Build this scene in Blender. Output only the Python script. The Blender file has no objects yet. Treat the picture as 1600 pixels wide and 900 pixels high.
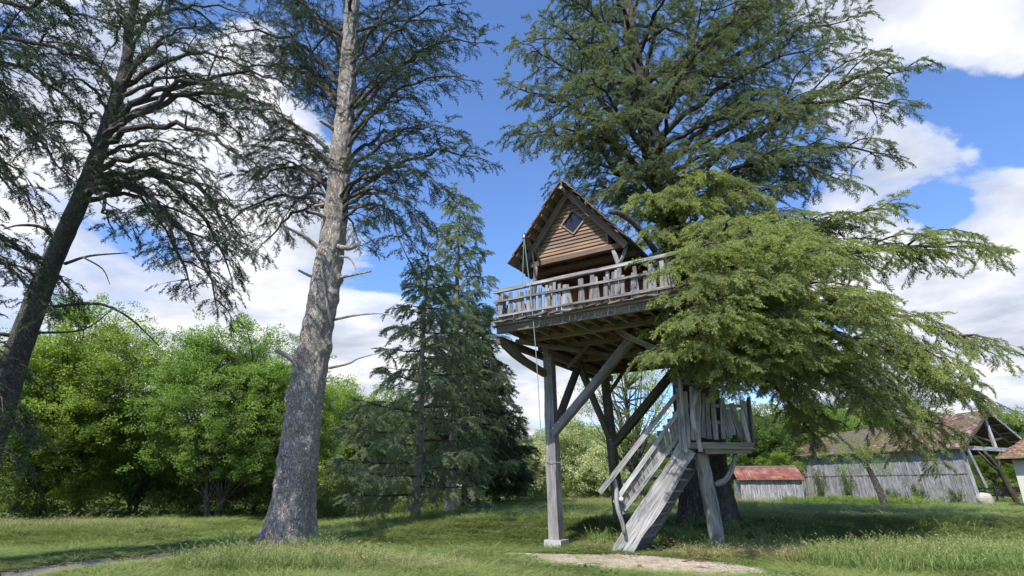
import bpy, math, random
import numpy as np
from mathutils import Vector, Matrix, noise

R = random.Random(7)
NR = np.random.RandomState(11)
S = bpy.context.scene
COL = S.collection

# ------------------------------------------------------------------ camera
FPX = 889.0
PITCH = math.atan((762 - 450) / FPX)
EYE = 1.3
cd = bpy.data.cameras.new('camera'); cam = bpy.data.objects.new('camera', cd); COL.objects.link(cam)
cam.location = (0, 0, EYE); cam.rotation_euler = (math.pi / 2 + PITCH, 0, 0)
cd.sensor_width = 36; cd.lens = 36 * FPX / 1600; cd.clip_start = 0.05; cd.clip_end = 3000
S.camera = cam
_s, _c = math.sin(PITCH), math.cos(PITCH)

def at(px, py, Y):
    """the point of the place at distance Y that the photograph shows at px, py"""
    u = (px - 800) / FPX; v = (450 - py) / FPX
    d = (u, _c - v * _s, _s + v * _c); t = Y / d[1]
    return (d[0] * t, Y, EYE + d[2] * t)

# ------------------------------------------------------------------ sun and sky
SUN = Vector((-0.47, -0.80, 0.0)).normalized() * math.cos(math.radians(51)); SUN.z = math.sin(math.radians(51))
ld = bpy.data.lights.new('sun', 'SUN'); ld.energy = 5.0; ld.angle = math.radians(0.55); ld.color = (1.0, 0.95, 0.86)
sun = bpy.data.objects.new('sun', ld); COL.objects.link(sun)
sun.rotation_euler = SUN.to_track_quat('Z', 'Y').to_euler()
S.view_settings.view_transform = 'Standard'; S.view_settings.look = 'None'
S.view_settings.exposure = 0.55; S.view_settings.gamma = 1.0
S.view_settings.use_curve_mapping = False

W = bpy.data.worlds.new('World'); S.world = W; W.use_nodes = True
nt = W.node_tree; nt.nodes.clear()
def nd(t, typ, **kw):
    n = t.nodes.new(typ)
    for k, v in kw.items():
        if k.startswith('i_'):
            n.inputs[k[2:].replace('_', ' ')].default_value = v
        else: setattr(n, k, v)
    return n
def math_(t, op, a, b=None, c=None, clamp=False):
    n = t.nodes.new('ShaderNodeMath'); n.operation = op; n.use_clamp = clamp
    for i, x in enumerate((a, b, c)):
        if x is None: continue
        if isinstance(x, (int, float)): n.inputs[i].default_value = x
        else: t.links.new(x, n.inputs[i])
    return n.outputs[0]
def vmath(t, op, a, b=None):
    n = t.nodes.new('ShaderNodeVectorMath'); n.operation = op
    for i, x in enumerate((a, b)):
        if x is None: continue
        if isinstance(x, (tuple, list, Vector)): n.inputs[i].default_value = x
        else: t.links.new(x, n.inputs[i])
    return n
def ramp(t, fac, stops, interp='LINEAR'):
    n = t.nodes.new('ShaderNodeValToRGB'); n.color_ramp.interpolation = interp
    e = n.color_ramp.elements
    while len(e) < len(stops): e.new(0.5)
    for i, (p, c) in enumerate(stops):
        e[i].position = p; e[i].color = (c[0], c[1], c[2], 1) if not isinstance(c, (int, float)) else (c, c, c, 1)
    if fac is not None: t.links.new(fac, n.inputs[0])
    return n.outputs[0]
def mixc(t, fac, a, b, mode='MIX'):
    n = t.nodes.new('ShaderNodeMix'); n.data_type = 'RGBA'; n.blend_type = mode
    for sock, x in ((n.inputs[0], fac), (n.inputs[6], a), (n.inputs[7], b)):
        if isinstance(x, (int, float)): sock.default_value = x
        elif isinstance(x, (tuple, list)): sock.default_value = (x[0], x[1], x[2], 1)
        else: t.links.new(x, sock)
    return n.outputs[2]
def noise_(t, vec, scale, detail=4, rough=0.55, dist=0.0):
    n = t.nodes.new('ShaderNodeTexNoise'); n.inputs['Scale'].default_value = scale
    n.inputs['Detail'].default_value = detail; n.inputs['Roughness'].default_value = rough
    n.inputs['Distortion'].default_value = dist
    if vec is not None: t.links.new(vec, n.inputs['Vector'])
    return n.outputs[0]

sky = nd(nt, 'ShaderNodeTexSky', sky_type='NISHITA', sun_disc=False)
sky.sun_elevation = math.radians(51); sky.sun_rotation = math.atan2(SUN.x, SUN.y)
sky.air_density = 1.0; sky.dust_density = 0.35; sky.ozone_density = 1.6
tc = nd(nt, 'ShaderNodeTexCoord'); D = tc.outputs['Generated']
sp = nd(nt, 'ShaderNodeSeparateXYZ'); nt.links.new(D, sp.inputs[0])
zz = math_(nt, 'ADD', math_(nt, 'MAXIMUM', sp.outputs[2], 0.0), 0.16)
cb = nd(nt, 'ShaderNodeCombineXYZ')
nt.links.new(math_(nt, 'DIVIDE', sp.outputs[0], zz), cb.inputs[0])
nt.links.new(math_(nt, 'DIVIDE', sp.outputs[1], zz), cb.inputs[1])
cb.inputs[2].default_value = 3.1
P1 = cb.outputs[0]
n1 = noise_(nt, P1, 1.45, 10, 0.58, 0.3)
def blob(px, py, k, amp):
    d = Vector(at(px, py, 100)) - Vector((0, 0, EYE)); d.normalize()
    dp = vmath(nt, 'DOT_PRODUCT', D, tuple(d)).outputs['Value']
    # gaussian in angle around the direction of a cloud bank or of a clear patch
    x = math_(nt, 'MULTIPLY', math_(nt, 'SUBTRACT', dp, 1.0), k)
    return math_(nt, 'MULTIPLY', math_(nt, 'EXPONENT', x), amp)
cov = n1
for b in [(800, 250, 16, -0.34), (650, 130, 30, -0.12), (230, 415, 160, -0.22), (60, 400, 160, -.15), (1480, 130, 900, -0.0), (440, 180, 70, 0.28), (120, 280, 40, 0.10),
          (300, 520, 30, 0.26), (560, 510, 50, 0.24), (130, 620, 60, .15), (620, 620, 40, 0.10), (1400, 20, 60, 0.14), (1540, 90, 120, 0.16), (1420, 270, 90, 0.14), (1560, 380, 80, 0.16), (1520, 640, 60, .12), (1465, 340, 500, -0.30), (1490, 180, 260, -0.27), (1590, 165, 500, -0.12), (1430, 130, 500, -.2),
          (830, 480, 60, 0.10), (820, 640, 40, 0.12), (1500, 600, 30, 0.12), (1300, 190, 120, -0.1), (960, 560, 60, .08), (560, 150, 60, -0.10)]:
    if b[3]: cov = math_(nt, 'ADD', cov, blob(*b))
dens = ramp(nt, cov, [(0.525, 0.0), (0.58, 0.72), (0.68, 1.0)], 'EASE')
n2 = noise_(nt, vmath(nt, 'ADD', P1, (5.3, 1.7, 0.4)).outputs[0], 2.6, 7, 0.55, 0.2)
ccol = ramp(nt, n2, [(0.34, (0.55, 0.61, 0.74)), (0.50, (0.80, 0.84, 0.94)), (0.62, (1.06, 1.06, 1.06))])
skc = mixc(nt, 1.0, sky.outputs[0], (0.86, 1.06, 1.40), 'MULTIPLY')
clo = mixc(nt, 1.0, ccol, (5.7, 5.7, 5.7), 'MULTIPLY')
full = mixc(nt, dens, skc, clo)
bg = nd(nt, 'ShaderNodeBackground'); bg.inputs['Strength'].default_value = 0.125
out = nd(nt, 'ShaderNodeOutputWorld')
nt.links.new(full, bg.inputs[0]); nt.links.new(bg.outputs[0], out.inputs[0])
W.cycles.sampling_method = 'MANUAL'; W.cycles.sample_map_resolution = 1024
S.cycles.max_bounces = 7; S.cycles.diffuse_bounces = 4; S.cycles.transmission_bounces = 3; S.cycles.transparent_max_bounces = 4
S.cycles.glossy_bounces = 2
S.cycles.use_adaptive_sampling = True; S.cycles.adaptive_threshold = 0.02

# ------------------------------------------------------------------ materials
def new_mat(name):
    m = bpy.data.materials.new(name); m.use_nodes = True
    t = m.node_tree; p = t.nodes['Principled BSDF']
    p.inputs['Roughness'].default_value = 0.85
    p.inputs['Specular IOR Level'].default_value = 0.25
    return m, t, p

def wood_mat(name, dark, mid, light, warm=None, rough=0.85, bump=0.5, amount=1.0):
    m, t, p = new_mat(name)
    at_ = nd(t, 'ShaderNodeAttribute', attribute_name='gc'); v = at_.outputs['Vector']
    v1 = vmath(t, 'MULTIPLY', v, (2.0, 34.0, 34.0)).outputs[0]
    v2 = vmath(t, 'MULTIPLY', v, (0.7, 5.0, 5.0)).outputs[0]
    a = noise_(t, v1, 1.0, 5, 0.6, 0.4); b = noise_(t, v2, 1.0, 4, 0.6)
    f = math_(t, 'ADD', math_(t, 'MULTIPLY', a, 0.6), math_(t, 'MULTIPLY', b, 0.4))
    c = ramp(t, f, [(0.34, dark), (0.5, mid), (0.64, light)])
    c = mixc(t, ramp(t, a, [(0.30, 1.0), (0.38, 0.0)]), c, tuple(x * 0.35 for x in dark))
    dm = noise_(t, vmath(t, 'MULTIPLY', v, (1.6, 4.0, 4.0)).outputs[0], 1.0, 6, 0.7)
    c = mixc(t, ramp(t, dm, [(0.52, 0.0), (0.68, 0.62)]), c, tuple(x * 0.6 for x in dark))
    oi = nd(t, 'ShaderNodeObjectInfo')
    if warm:
        g = noise_(t, vmath(t, 'MULTIPLY', v, (0.5, 3, 3)).outputs[0], 1.0, 3)
        c = mixc(t, ramp(t, g, [(0.42, 0.0), (0.62, 1.0)]), c, warm)
    val = math_(t, 'MULTIPLY_ADD', oi.outputs['Random'], 0.45 * amount, 1.0 - 0.22 * amount)
    hs = nd(t, 'ShaderNodeHueSaturation'); t.links.new(c, hs.inputs['Color']); t.links.new(val, hs.inputs['Value'])
    t.links.new(hs.outputs[0], p.inputs['Base Color']); p.inputs['Roughness'].default_value = rough
    bm = nd(t, 'ShaderNodeBump'); bm.inputs['Strength'].default_value = bump; bm.inputs['Distance'].default_value = 0.01
    t.links.new(a, bm.inputs['Height']); t.links.new(bm.outputs[0], p.inputs['Normal'])
    return m

def bark_mat(name, dark, mid, light, su=3.0, sv=12.0, bump=1.0, lichen=None):
    m, t, p = new_mat(name)
    at_ = nd(t, 'ShaderNodeAttribute', attribute_name='gc'); v = at_.outputs['Vector']
    v1 = vmath(t, 'MULTIPLY', v, (su, sv, sv)).outputs[0]
    vn = nd(t, 'ShaderNodeTexNoise'); vn.inputs['Scale'].default_value = 1.2; t.links.new(v1, vn.inputs['Vector'])
    vn.inputs['Detail'].default_value = 5; v3 = vmath(t, 'ADD', v1, vmath(t, 'MULTIPLY', vn.outputs['Color'], (3.2, 3.2, 3.2)).outputs[0]).outputs[0]
    vo = nd(t, 'ShaderNodeTexVoronoi', feature='DISTANCE_TO_EDGE'); vo.inputs['Scale'].default_value = 1.0
    t.links.new(v3, vo.inputs['Vector'])
    a = noise_(t, v1, 2.3, 6, 0.65, 0.5)
    b = noise_(t, vmath(t, 'MULTIPLY', v, (0.9, 2.0, 2.0)).outputs[0], 1.0, 4)
    edge = ramp(t, vo.outputs['Distance'], [(0.0, 0.0), (0.16, 1.0)])
    h = math_(t, 'ADD', math_(t, 'MULTIPLY', edge, 0.7), math_(t, 'MULTIPLY', a, 0.6))
    f = math_(t, 'ADD', math_(t, 'MULTIPLY', a, 0.55), math_(t, 'MULTIPLY', b, 0.45))
    c = ramp(t, f, [(0.36, dark), (0.5, mid), (0.63, light)])
    c = mixc(t, ramp(t, edge, [(0.0, 0.75), (0.6, 0.0)]), c, tuple(x * 0.7 for x in dark))
    if lichen:
        c = mixc(t, ramp(t, noise_(t, v, 3.0, 6, 0.7), [(0.52, 0.0), (0.66, 0.7)]), c, lichen)
    t.links.new(c, p.inputs['Base Color']); p.inputs['Roughness'].default_value = 0.95
    bm = nd(t, 'ShaderNodeBump'); bm.inputs['Strength'].default_value = bump; bm.inputs['Distance'].default_value = 0.035
    t.links.new(h, bm.inputs['Height']); t.links.new(bm.outputs[0], p.inputs['Normal'])
    return m

def leaf_mat(name, a, b, tip, trans=0.35, clump=0.35, hue_noise=0.7):
    """foliage: colour a..b by clump and leaf, 'tip' attribute mixes to fresh growth; part of the light passes through"""
    m, t, p = new_mat(name)
    oi = nd(t, 'ShaderNodeObjectInfo'); geo = nd(t, 'ShaderNodeNewGeometry')
    n = noise_(t, geo.outputs['Position'], clump, 3, 0.6)
    f = math_(t, 'ADD', math_(t, 'MULTIPLY', n, 1.2), math_(t, 'MULTIPLY', oi.outputs['Random'], 0.5))
    c = ramp(t, f, [(0.45, a), (1.1, b)])
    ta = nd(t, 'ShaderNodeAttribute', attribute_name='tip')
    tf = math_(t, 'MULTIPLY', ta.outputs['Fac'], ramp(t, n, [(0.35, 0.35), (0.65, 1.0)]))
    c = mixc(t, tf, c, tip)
    t.links.new(c, p.inputs['Base Color']); p.inputs['Roughness'].default_value = 0.6
    p.inputs['Specular IOR Level'].default_value = 0.25
    tr = nd(t, 'ShaderNodeBsdfTranslucent')
    cc = mixc(t, 1.0, c, (1.7, 1.8, 0.8), 'MULTIPLY'); t.links.new(cc, tr.inputs[0])
    ms = nd(t, 'ShaderNodeMixShader'); ms.inputs[0].default_value = trans
    t.links.new(p.outputs[0], ms.inputs[1]); t.links.new(tr.outputs[0], ms.inputs[2])
    t.links.new(ms.outputs[0], t.nodes['Material Output'].inputs[0])
    return m

def plain_mat(name, col, rough=0.8, var=0.25, scale=6.0, metal=0.0):
    m, t, p = new_mat(name)
    geo = nd(t, 'ShaderNodeNewGeometry')
    n = noise_(t, geo.outputs['Position'], scale, 5, 0.6)
    c = ramp(t, n, [(0.3, tuple(x * (1 - var) for x in col)), (0.7, tuple(min(1, x * (1 + var)) for x in col))])
    t.links.new(c, p.inputs['Base Color']); p.inputs['Roughness'].default_value = rough; p.inputs['Metallic'].default_value = metal
    return m

M = {}
M['grey_wood'] = wood_mat('weathered_wood', (0.085, 0.078, 0.075), (0.19, 0.18, 0.178), (0.32, 0.305, 0.30))
M['beam_wood'] = wood_mat('beam_wood', (0.07, 0.058, 0.045), (0.155, 0.13, 0.10), (0.25, 0.215, 0.17), warm=(0.17, 0.165, 0.13))
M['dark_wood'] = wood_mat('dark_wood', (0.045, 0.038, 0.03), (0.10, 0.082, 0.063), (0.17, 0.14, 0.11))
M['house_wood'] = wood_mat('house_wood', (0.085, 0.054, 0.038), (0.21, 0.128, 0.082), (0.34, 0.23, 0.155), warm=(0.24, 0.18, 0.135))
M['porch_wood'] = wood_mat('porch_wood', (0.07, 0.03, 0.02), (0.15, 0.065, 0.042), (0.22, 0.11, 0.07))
M['roof_wood'] = wood_mat('roof_wood', (0.055, 0.042, 0.034), (0.125, 0.10, 0.08), (0.22, 0.185, 0.15), warm=(0.15, 0.10, 0.065))
M['stair_wood'] = wood_mat('stair_wood', (0.12, 0.115, 0.11), (0.29, 0.28, 0.275), (0.47, 0.455, 0.445))
M['barn_wood'] = wood_mat('barn_wood', (0.09, 0.09, 0.095), (0.27, 0.27, 0.285), (0.46, 0.46, 0.47), bump=0.4)
M['pine_bark'] = bark_mat('pine_bark', (0.26, 0.215, 0.185), (0.44, 0.385, 0.345), (0.58, 0.52, 0.475), 8.0, 19.0, 1.0, (0.36, 0.38, 0.33))
M['dark_bark'] = bark_mat('dark_bark', (0.07, 0.06, 0.053), (0.14, 0.125, 0.113), (0.23, 0.21, 0.19), 7.0, 22.0, 1.0)
M['cedar_bark'] = bark_mat('cedar_bark', (0.045, 0.038, 0.033), (0.10, 0.088, 0.078), (0.19, 0.17, 0.15), 3.5, 20.0, 1.2)
M['twig'] = plain_mat('twig_bark', (0.075, 0.062, 0.05), 0.9)
M['dead_wood'] = bark_mat('dead_branch', (0.20, 0.175, 0.15), (0.38, 0.34, 0.30), (0.52, 0.48, 0.44), 3.0, 20.0, 0.5)
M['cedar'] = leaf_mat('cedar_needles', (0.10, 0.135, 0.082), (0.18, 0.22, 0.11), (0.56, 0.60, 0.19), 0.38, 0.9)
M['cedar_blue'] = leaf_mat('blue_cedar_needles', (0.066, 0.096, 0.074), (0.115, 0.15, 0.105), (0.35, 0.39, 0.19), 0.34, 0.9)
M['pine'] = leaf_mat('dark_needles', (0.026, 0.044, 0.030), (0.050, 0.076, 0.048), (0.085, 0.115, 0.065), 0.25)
M['mid_conifer'] = leaf_mat('grey_green_needles', (0.12, 0.165, 0.125), (0.18, 0.23, 0.16), (0.34, 0.38, 0.24), 0.4)
M['dark_conifer'] = leaf_mat('black_green_needles', (0.045, 0.07, 0.048), (0.075, 0.11, 0.065), (0.12, 0.16, 0.09), 0.3)
M['oak'] = leaf_mat('oak_leaves', (0.075, 0.135, 0.045), (0.18, 0.265, 0.085), (0.28, 0.37, 0.14), 0.55, 0.7)
M['bright'] = leaf_mat('bright_leaves', (0.115, 0.18, 0.045), (0.19, 0.26, 0.07), (0.30, 0.36, 0.12), 0.55, 0.5)
M['green'] = leaf_mat('dull_green_leaves', (0.075, 0.12, 0.04), (0.13, 0.19, 0.065), (0.20, 0.26, 0.1), 0.5, 0.35)
M['shade_leaf'] = leaf_mat('undergrowth_leaves', (0.08, 0.12, 0.04), (0.14, 0.19, 0.06), (0.21, 0.25, 0.1), 0.5, 0.5)
M['flower'] = leaf_mat('flowering_leaves', (0.12, 0.17, 0.06), (0.20, 0.25, 0.09), (0.66, 0.66, 0.52), 0.4, 0.7)
M['concrete'] = plain_mat('concrete', (0.36, 0.35, 0.32), 0.9, 0.3, 25)
M['whitewall'] = plain_mat('lime_render', (0.48, 0.46, 0.42), 0.9, 0.12, 3)
M['stone'] = plain_mat('pale_stone', (0.55, 0.53, 0.48), 0.9, 0.3, 4)
M['rope'] = plain_mat('rope', (0.22, 0.33, 0.30), 0.8, 0.2, 40)
M['metal'] = plain_mat('galvanised', (0.45, 0.45, 0.43), 0.45, 0.2, 30, 0.8)
M['lampglass'] = plain_mat('lamp_glass', (0.55, 0.58, 0.55), 0.4, 0.05, 5)
m, t, p = new_mat('window_glass'); p.inputs['Base Color'].default_value = (0.015, 0.02, 0.03, 1); p.inputs['Roughness'].default_value = 0.06
p.inputs['Specular IOR Level'].default_value = 0.35; M['glass'] = m

def ground_material():
    m, t, p = new_mat('meadow_soil')
    geo = nd(t, 'ShaderNodeNewGeometry'); P = geo.outputs['Position']
    a = noise_(t, P, 0.35, 5, 0.6); b = noise_(t, P, 9.0, 6, 0.7); c_ = noise_(t, P, 60.0, 3, 0.7)
    c = ramp(t, a, [(0.35, (0.055, 0.085, 0.02)), (0.52, (0.085, 0.12, 0.03)), (0.70, (0.14, 0.145, 0.05))])
    c = mixc(t, ramp(t, b, [(0.46, 0.0), (0.66, 0.8)]), c, (0.15, 0.13, 0.07))
    c = mixc(t, ramp(t, c_, [(0.35, 0.6), (0.6, 0.0)]), c, (0.035, 0.05, 0.012))
    t.links.new(c, p.inputs['Base Color']); p.inputs['Roughness'].default_value = 1.0
    bm = nd(t, 'ShaderNodeBump'); bm.inputs['Strength'].default_value = 0.8; bm.inputs['Distance'].default_value = 0.05
    t.links.new(b, bm.inputs['Height']); t.links.new(bm.outputs[0], p.inputs['Normal'])
    return m
M['ground'] = ground_material()
def gravel_material(name, base):
    m, t, p = new_mat(name)
    geo = nd(t, 'ShaderNodeNewGeometry'); P = geo.outputs['Position']
    vo = nd(t, 'ShaderNodeTexVoronoi'); vo.inputs['Scale'].default_value = 38; t.links.new(P, vo.inputs['Vector'])
    g = nd(t, 'ShaderNodeRGBToBW'); t.links.new(vo.outputs['Color'], g.inputs[0])
    c = ramp(t, g.outputs[0], [(0.2, tuple(x * 0.55 for x in base)), (0.8, tuple(min(.8, x * 1.35) for x in base))])
    a = noise_(t, P, 2.2, 5, 0.6)
    c = mixc(t, ramp(t, a, [(0.45, 0.0), (0.62, 0.8)]), c, (0.24, 0.19, 0.13))
    t.links.new(c, p.inputs['Base Color'])
    bm = nd(t, 'ShaderNodeBump'); bm.inputs['Strength'].default_value = 0.9; bm.inputs['Distance'].default_value = 0.02
    bm.invert = True; t.links.new(vo.outputs['Distance'], bm.inputs['Height']); t.links.new(bm.outputs[0], p.inputs['Normal'])
    return m
M['gravel'] = gravel_material('gravel_bed', (0.42, 0.35, 0.27))
M['asphalt'] = gravel_material('old_asphalt', (0.13, 0.13, 0.135))
m, t, p = new_mat('rusty_roof')
geo = nd(t, 'ShaderNodeNewGeometry')
a = noise_(t, geo.outputs['Position'], 1.4, 6, 0.65)
t.links.new(ramp(t, a, [(0.35, (0.095, 0.04, 0.033)), (0.50, (0.19, 0.07, 0.052)), (0.60, (0.24, 0.13, 0.10)), (0.70, (0.34, 0.29, 0.26))]), p.inputs['Base Color'])
M['rust'] = m
m, t, p = new_mat('clay_tiles')
geo = nd(t, 'ShaderNodeNewGeometry')
vo = nd(t, 'ShaderNodeTexVoronoi'); vo.inputs['Scale'].default_value = 5.5; t.links.new(geo.outputs['Position'], vo.inputs['Vector'])
g = nd(t, 'ShaderNodeRGBToBW'); t.links.new(vo.outputs['Color'], g.inputs[0])
c = ramp(t, g.outputs[0], [(0.15, (0.055, 0.034, 0.028)), (0.5, (0.125, 0.075, 0.06)), (0.75, (0.19, 0.125, 0.10)), (0.92, (0.34, 0.28, 0.24))])
c = mixc(t, ramp(t, noise_(t, geo.outputs['Position'], 0.8, 5), [(0.42, 0.0), (0.6, 0.7)]), c, (0.12, 0.105, 0.06))
t.links.new(c, p.inputs['Base Color']); M['tile'] = m
m2 = M['tile'].copy(); m2.name = 'orange_tiles'; M['tile_orange'] = m2
for n_ in m2.node_tree.nodes:
    if n_.type == 'TEX_VORONOI': n_.inputs['Scale'].default_value = 6.5
    if n_.type == 'VALTORGB' and len(n_.color_ramp.elements) == 4:
        for e_, c_ in zip(n_.color_ramp.elements, ((.09, .05, .04), (.19, .115, .085), (.31, .165, .09), (.42, .34, .28))): e_.color = (*c_, 1)

# ------------------------------------------------------------------ mesh helpers
class MB:
    def __init__(s): s.v = []; s.f = []; s.g = []
    def add(s, v, f, g=None):
        o = len(s.v); s.v += [tuple(x) for x in v]; s.f += [tuple(i + o for i in q) for q in f]
        s.g += [tuple(x) for x in (g if g is not None else v)]
    def mesh(s, name, mat, smooth=False):
        me = bpy.data.meshes.new(name); me.from_pydata(s.v, [], s.f); me.update()
        a = me.attributes.new('gc', 'FLOAT_VECTOR', 'POINT'); a.data.foreach_set('vector', np.array(s.g, dtype=np.float32).ravel())
        me.materials.append(M[mat] if isinstance(mat, str) else mat)
        if smooth: me.polygons.foreach_set('use_smooth', [True] * len(me.polygons))
        return me
    def build(s, name, mat, parent=None, smooth=False):
        o = bpy.data.objects.new(name, s.mesh(name, mat, smooth)); COL.objects.link(o)
        if parent is not None: o.parent = parent
        return o

def tag(o, label=None, cat=None, group=None, kind=None):
    for k, v in (('label', label), ('category', cat), ('group', group), ('kind', kind)):
        if v: o[k] = v
    return o
def empty(name, loc=(0, 0, 0), rz=0.0):
    o = bpy.data.objects.new(name, None); COL.objects.link(o); o.location = loc; o.rotation_euler = (0, 0, rz); return o
def kids(o): return [c for c in COL.objects if c.parent == o]
def copy_tree(o, loc=None, rz=None, sc=None, parent=None):
    c = o.copy(); COL.objects.link(c)
    if parent is not None: c.parent = parent
    for k in [x for x in bpy.data.objects if x.parent == o]: copy_tree(k, parent=c)
    if loc is not None: c.location = loc
    if rz is not None: c.rotation_euler = (0, 0, rz)
    if sc is not None: c.scale = sc if isinstance(sc, tuple) else (sc, sc, sc)
    return c

def frame(d, up=(0, 0, 1)):
    d = Vector(d).normalized(); up = Vector(up)
    if abs(d.dot(up.normalized())) > 0.98: up = Vector((0, 1, 0)) if abs(d.y) < 0.9 else Vector((1, 0, 0))
    s = d.cross(up).normalized(); u = s.cross(d).normalized(); return d, s, u

def timber(mb, p, q, w, h, up=(0, 0, 1), seg=3, jit=0.008, taper=1.0, bend=0.0):
    """a sawn or hewn timber from p to q: w across, h along 'up', slightly uneven"""
    p, q = Vector(p), Vector(q); d, s, u = frame(q - p, up); Ln = (q - p).length
    o = R.uniform(0, 50); V = []; G = []; F = []
    for i in range(seg + 1):
        t = i / seg; c = p + (q - p) * t + u * bend * math.sin(math.pi * t)
        k = 1 + (taper - 1) * t
        for a, b in ((-1, -1), (1, -1), (1, 1), (-1, 1)):
            x = a * w / 2 * k + R.uniform(-jit, jit); y = b * h / 2 * k + R.uniform(-jit, jit)
            V.append(c + s * x + u * y); G.append((t * Ln + o, x + o, y + o * 0.7))
    for i in range(seg):
        for j in range(4):
            a = i * 4 + j; b = i * 4 + (j + 1) % 4; F.append((a, b, b + 4, a + 4))
    F.append((3, 2, 1, 0)); n = seg * 4; F.append((n, n + 1, n + 2, n + 3))
    mb.add(V, F, G)

def tim(name, mat, parent, p, q, w, h, **k):
    mb = MB(); timber(mb, p, q, w, h, **k); return mb.build(name, mat, parent)

def catmull(pts, n):
    P = np.array(pts, float); P = np.vstack([2 * P[0] - P[1], P, 2 * P[-1] - P[-2]])
    out = []
    m = len(P) - 3
    for t in np.linspace(0, m, n):
        i = min(int(t), m - 1); u = t - i
        a, b, c, d = P[i:i + 4]
        out.append(0.5 * ((2 * b) + (-a + c) * u + (2 * a - 5 * b + 4 * c - d) * u * u + (-a + 3 * b - 3 * c + d) * u ** 3))
    return np.array(out)

def tube(mb, pts, radii, n=6, cap=True, rough=0.0, seed=0):
    P = [Vector(p) for p in pts]; o = (seed * 7.31) % 50; V = []; G = []; F = []; L = 0
    for i, p in enumerate(P):
        if i: L += (p - P[i - 1]).length
        d = (P[min(i + 1, len(P) - 1)] - P[max(i - 1, 0)])
        if d.length < 1e-6: d = Vector((0, 0, 1))
        d, s, u = frame(d, (0.03, 0.05, 1) if abs(d.normalized().z) < 0.95 else (0, 1, 0))
        for k in range(n):
            a = 2 * math.pi * k / n; r = radii[i]
            if rough: r *= 1 + rough * (R.random() - 0.5)
            V.append(p + s * math.cos(a) * r + u * math.sin(a) * r)
            G.append((L + o, math.cos(a) * radii[i] + o, math.sin(a) * radii[i]))
    for i in range(len(P) - 1):
        for k in range(n):
            a = i * n + k; b = i * n + (k + 1) % n; F.append((a, b, b + n, a + n))
    if cap:
        F.append(tuple(range(n - 1, -1, -1))); F.append(tuple(range((len(P) - 1) * n, len(P) * n)))
    mb.add(V, F, G)

def trunk_mesh(name, mat, parent, pts, radii, n=48, rings=220, lump=0.06, burls=(), flare=0.0, fiss=0.02, seed=1.0, up_axis_x=True):
    """a big trunk: swept rings displaced by lumps, bark plates, burls (z, angle, size, height)"""
    C = catmull(pts, rings); rr = np.interp(np.linspace(0, 1, rings), np.linspace(0, 1, len(radii)), radii)
    V = []; G = []; F = []
    z0 = C[0][2]; L = 0
    for i in range(rings):
        if i: L += float(np.linalg.norm(C[i] - C[i - 1]))
        for k in range(n):
            a = 2 * math.pi * k / n; ca, sa = math.cos(a), math.sin(a); r = rr[i]
            z = C[i][2]
            e = 1 + lump * noise.noise(Vector((ca * 1.3 + seed, sa * 1.3, z * 0.8))) + lump * 0.6 * noise.noise(Vector((ca * 3, sa * 3 + seed, z * 2.2)))
            e += fiss * noise.noise(Vector((ca * r * 14, sa * r * 14 + seed, z * 5)))*0.3/max(r, .1)
            if flare:
                e += flare * math.exp(-(z - z0) / 0.45) * (1 + 0.6 * math.sin(a * 5 + seed))
            rad = r * e
            for bz, ba, bs, bh in burls:
                da = (a - ba + math.pi) % (2 * math.pi) - math.pi
                q = ((z - bz) ** 2 + (da * r) ** 2) / (bs * bs)
                if q < 6: rad += bh * math.exp(-q) - 0.8 * bh * math.exp(-q * 8)
            V.append((C[i][0] + ca * rad, C[i][1] + sa * rad, z)); G.append((L, ca * max(r, .25), sa * max(r, .25)))
    for i in range(rings - 1):
        for k in range(n):
            a = i * n + k; b = i * n + (k + 1) % n; F.append((a, b, b + n, a + n))
    mb = MB(); mb.add(V, F, G)
    return mb.build(name, mat, parent, smooth=True)

# ------------------------------------------------------------------ instanced foliage
def euler_from(d, u):
    """rotations (XYZ euler) whose local x points along d and z near u; arrays n x 3"""
    d = d / np.linalg.norm(d, axis=1, keepdims=True)
    y = np.cross(u, d); y /= np.maximum(np.linalg.norm(y, axis=1, keepdims=True), 1e-6)
    z = np.cross(d, y)
    return np.stack([np.arctan2(y[:, 2], z[:, 2]), -np.arcsin(np.clip(d[:, 2], -1, 1)), np.arctan2(d[:, 1], d[:, 0])], 1)

KITS = {}
def kit(name, meshes):
    c = bpy.data.collections.new(name)
    for i, me in enumerate(meshes):
        c.objects.link(bpy.data.objects.new('%s_%d' % (name, i), me))
    g = bpy.data.node_groups.new('scatter_' + name, 'GeometryNodeTree')
    g.interface.new_socket('Geometry', in_out='INPUT', socket_type='NodeSocketGeometry')
    g.interface.new_socket('Geometry', in_out='OUTPUT', socket_type='NodeSocketGeometry')
    gi = g.nodes.new('NodeGroupInput'); go = g.nodes.new('NodeGroupOutput')
    ci = g.nodes.new('GeometryNodeCollectionInfo'); ci.inputs['Collection'].default_value = c
    ci.inputs['Separate Children'].default_value = True; ci.inputs['Reset Children'].default_value = True
    ip = g.nodes.new('GeometryNodeInstanceOnPoints'); ip.inputs['Pick Instance'].default_value = True
    def attr(nm, typ):
        n = g.nodes.new('GeometryNodeInputNamedAttribute'); n.data_type = typ; n.inputs['Name'].default_value = nm
        return n.outputs['Attribute']
    g.links.new(gi.outputs[0], ip.inputs['Points']); g.links.new(ci.outputs[0], ip.inputs['Instance'])
    g.links.new(attr('pick', 'INT'), ip.inputs['Instance Index'])
    g.links.new(attr('rot', 'FLOAT_VECTOR'), ip.inputs['Rotation'])
    g.links.new(attr('scl', 'FLOAT_VECTOR'), ip.inputs['Scale'])
    g.links.new(ip.outputs[0], go.inputs[0])
    KITS[name] = (g, len(meshes))

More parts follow.
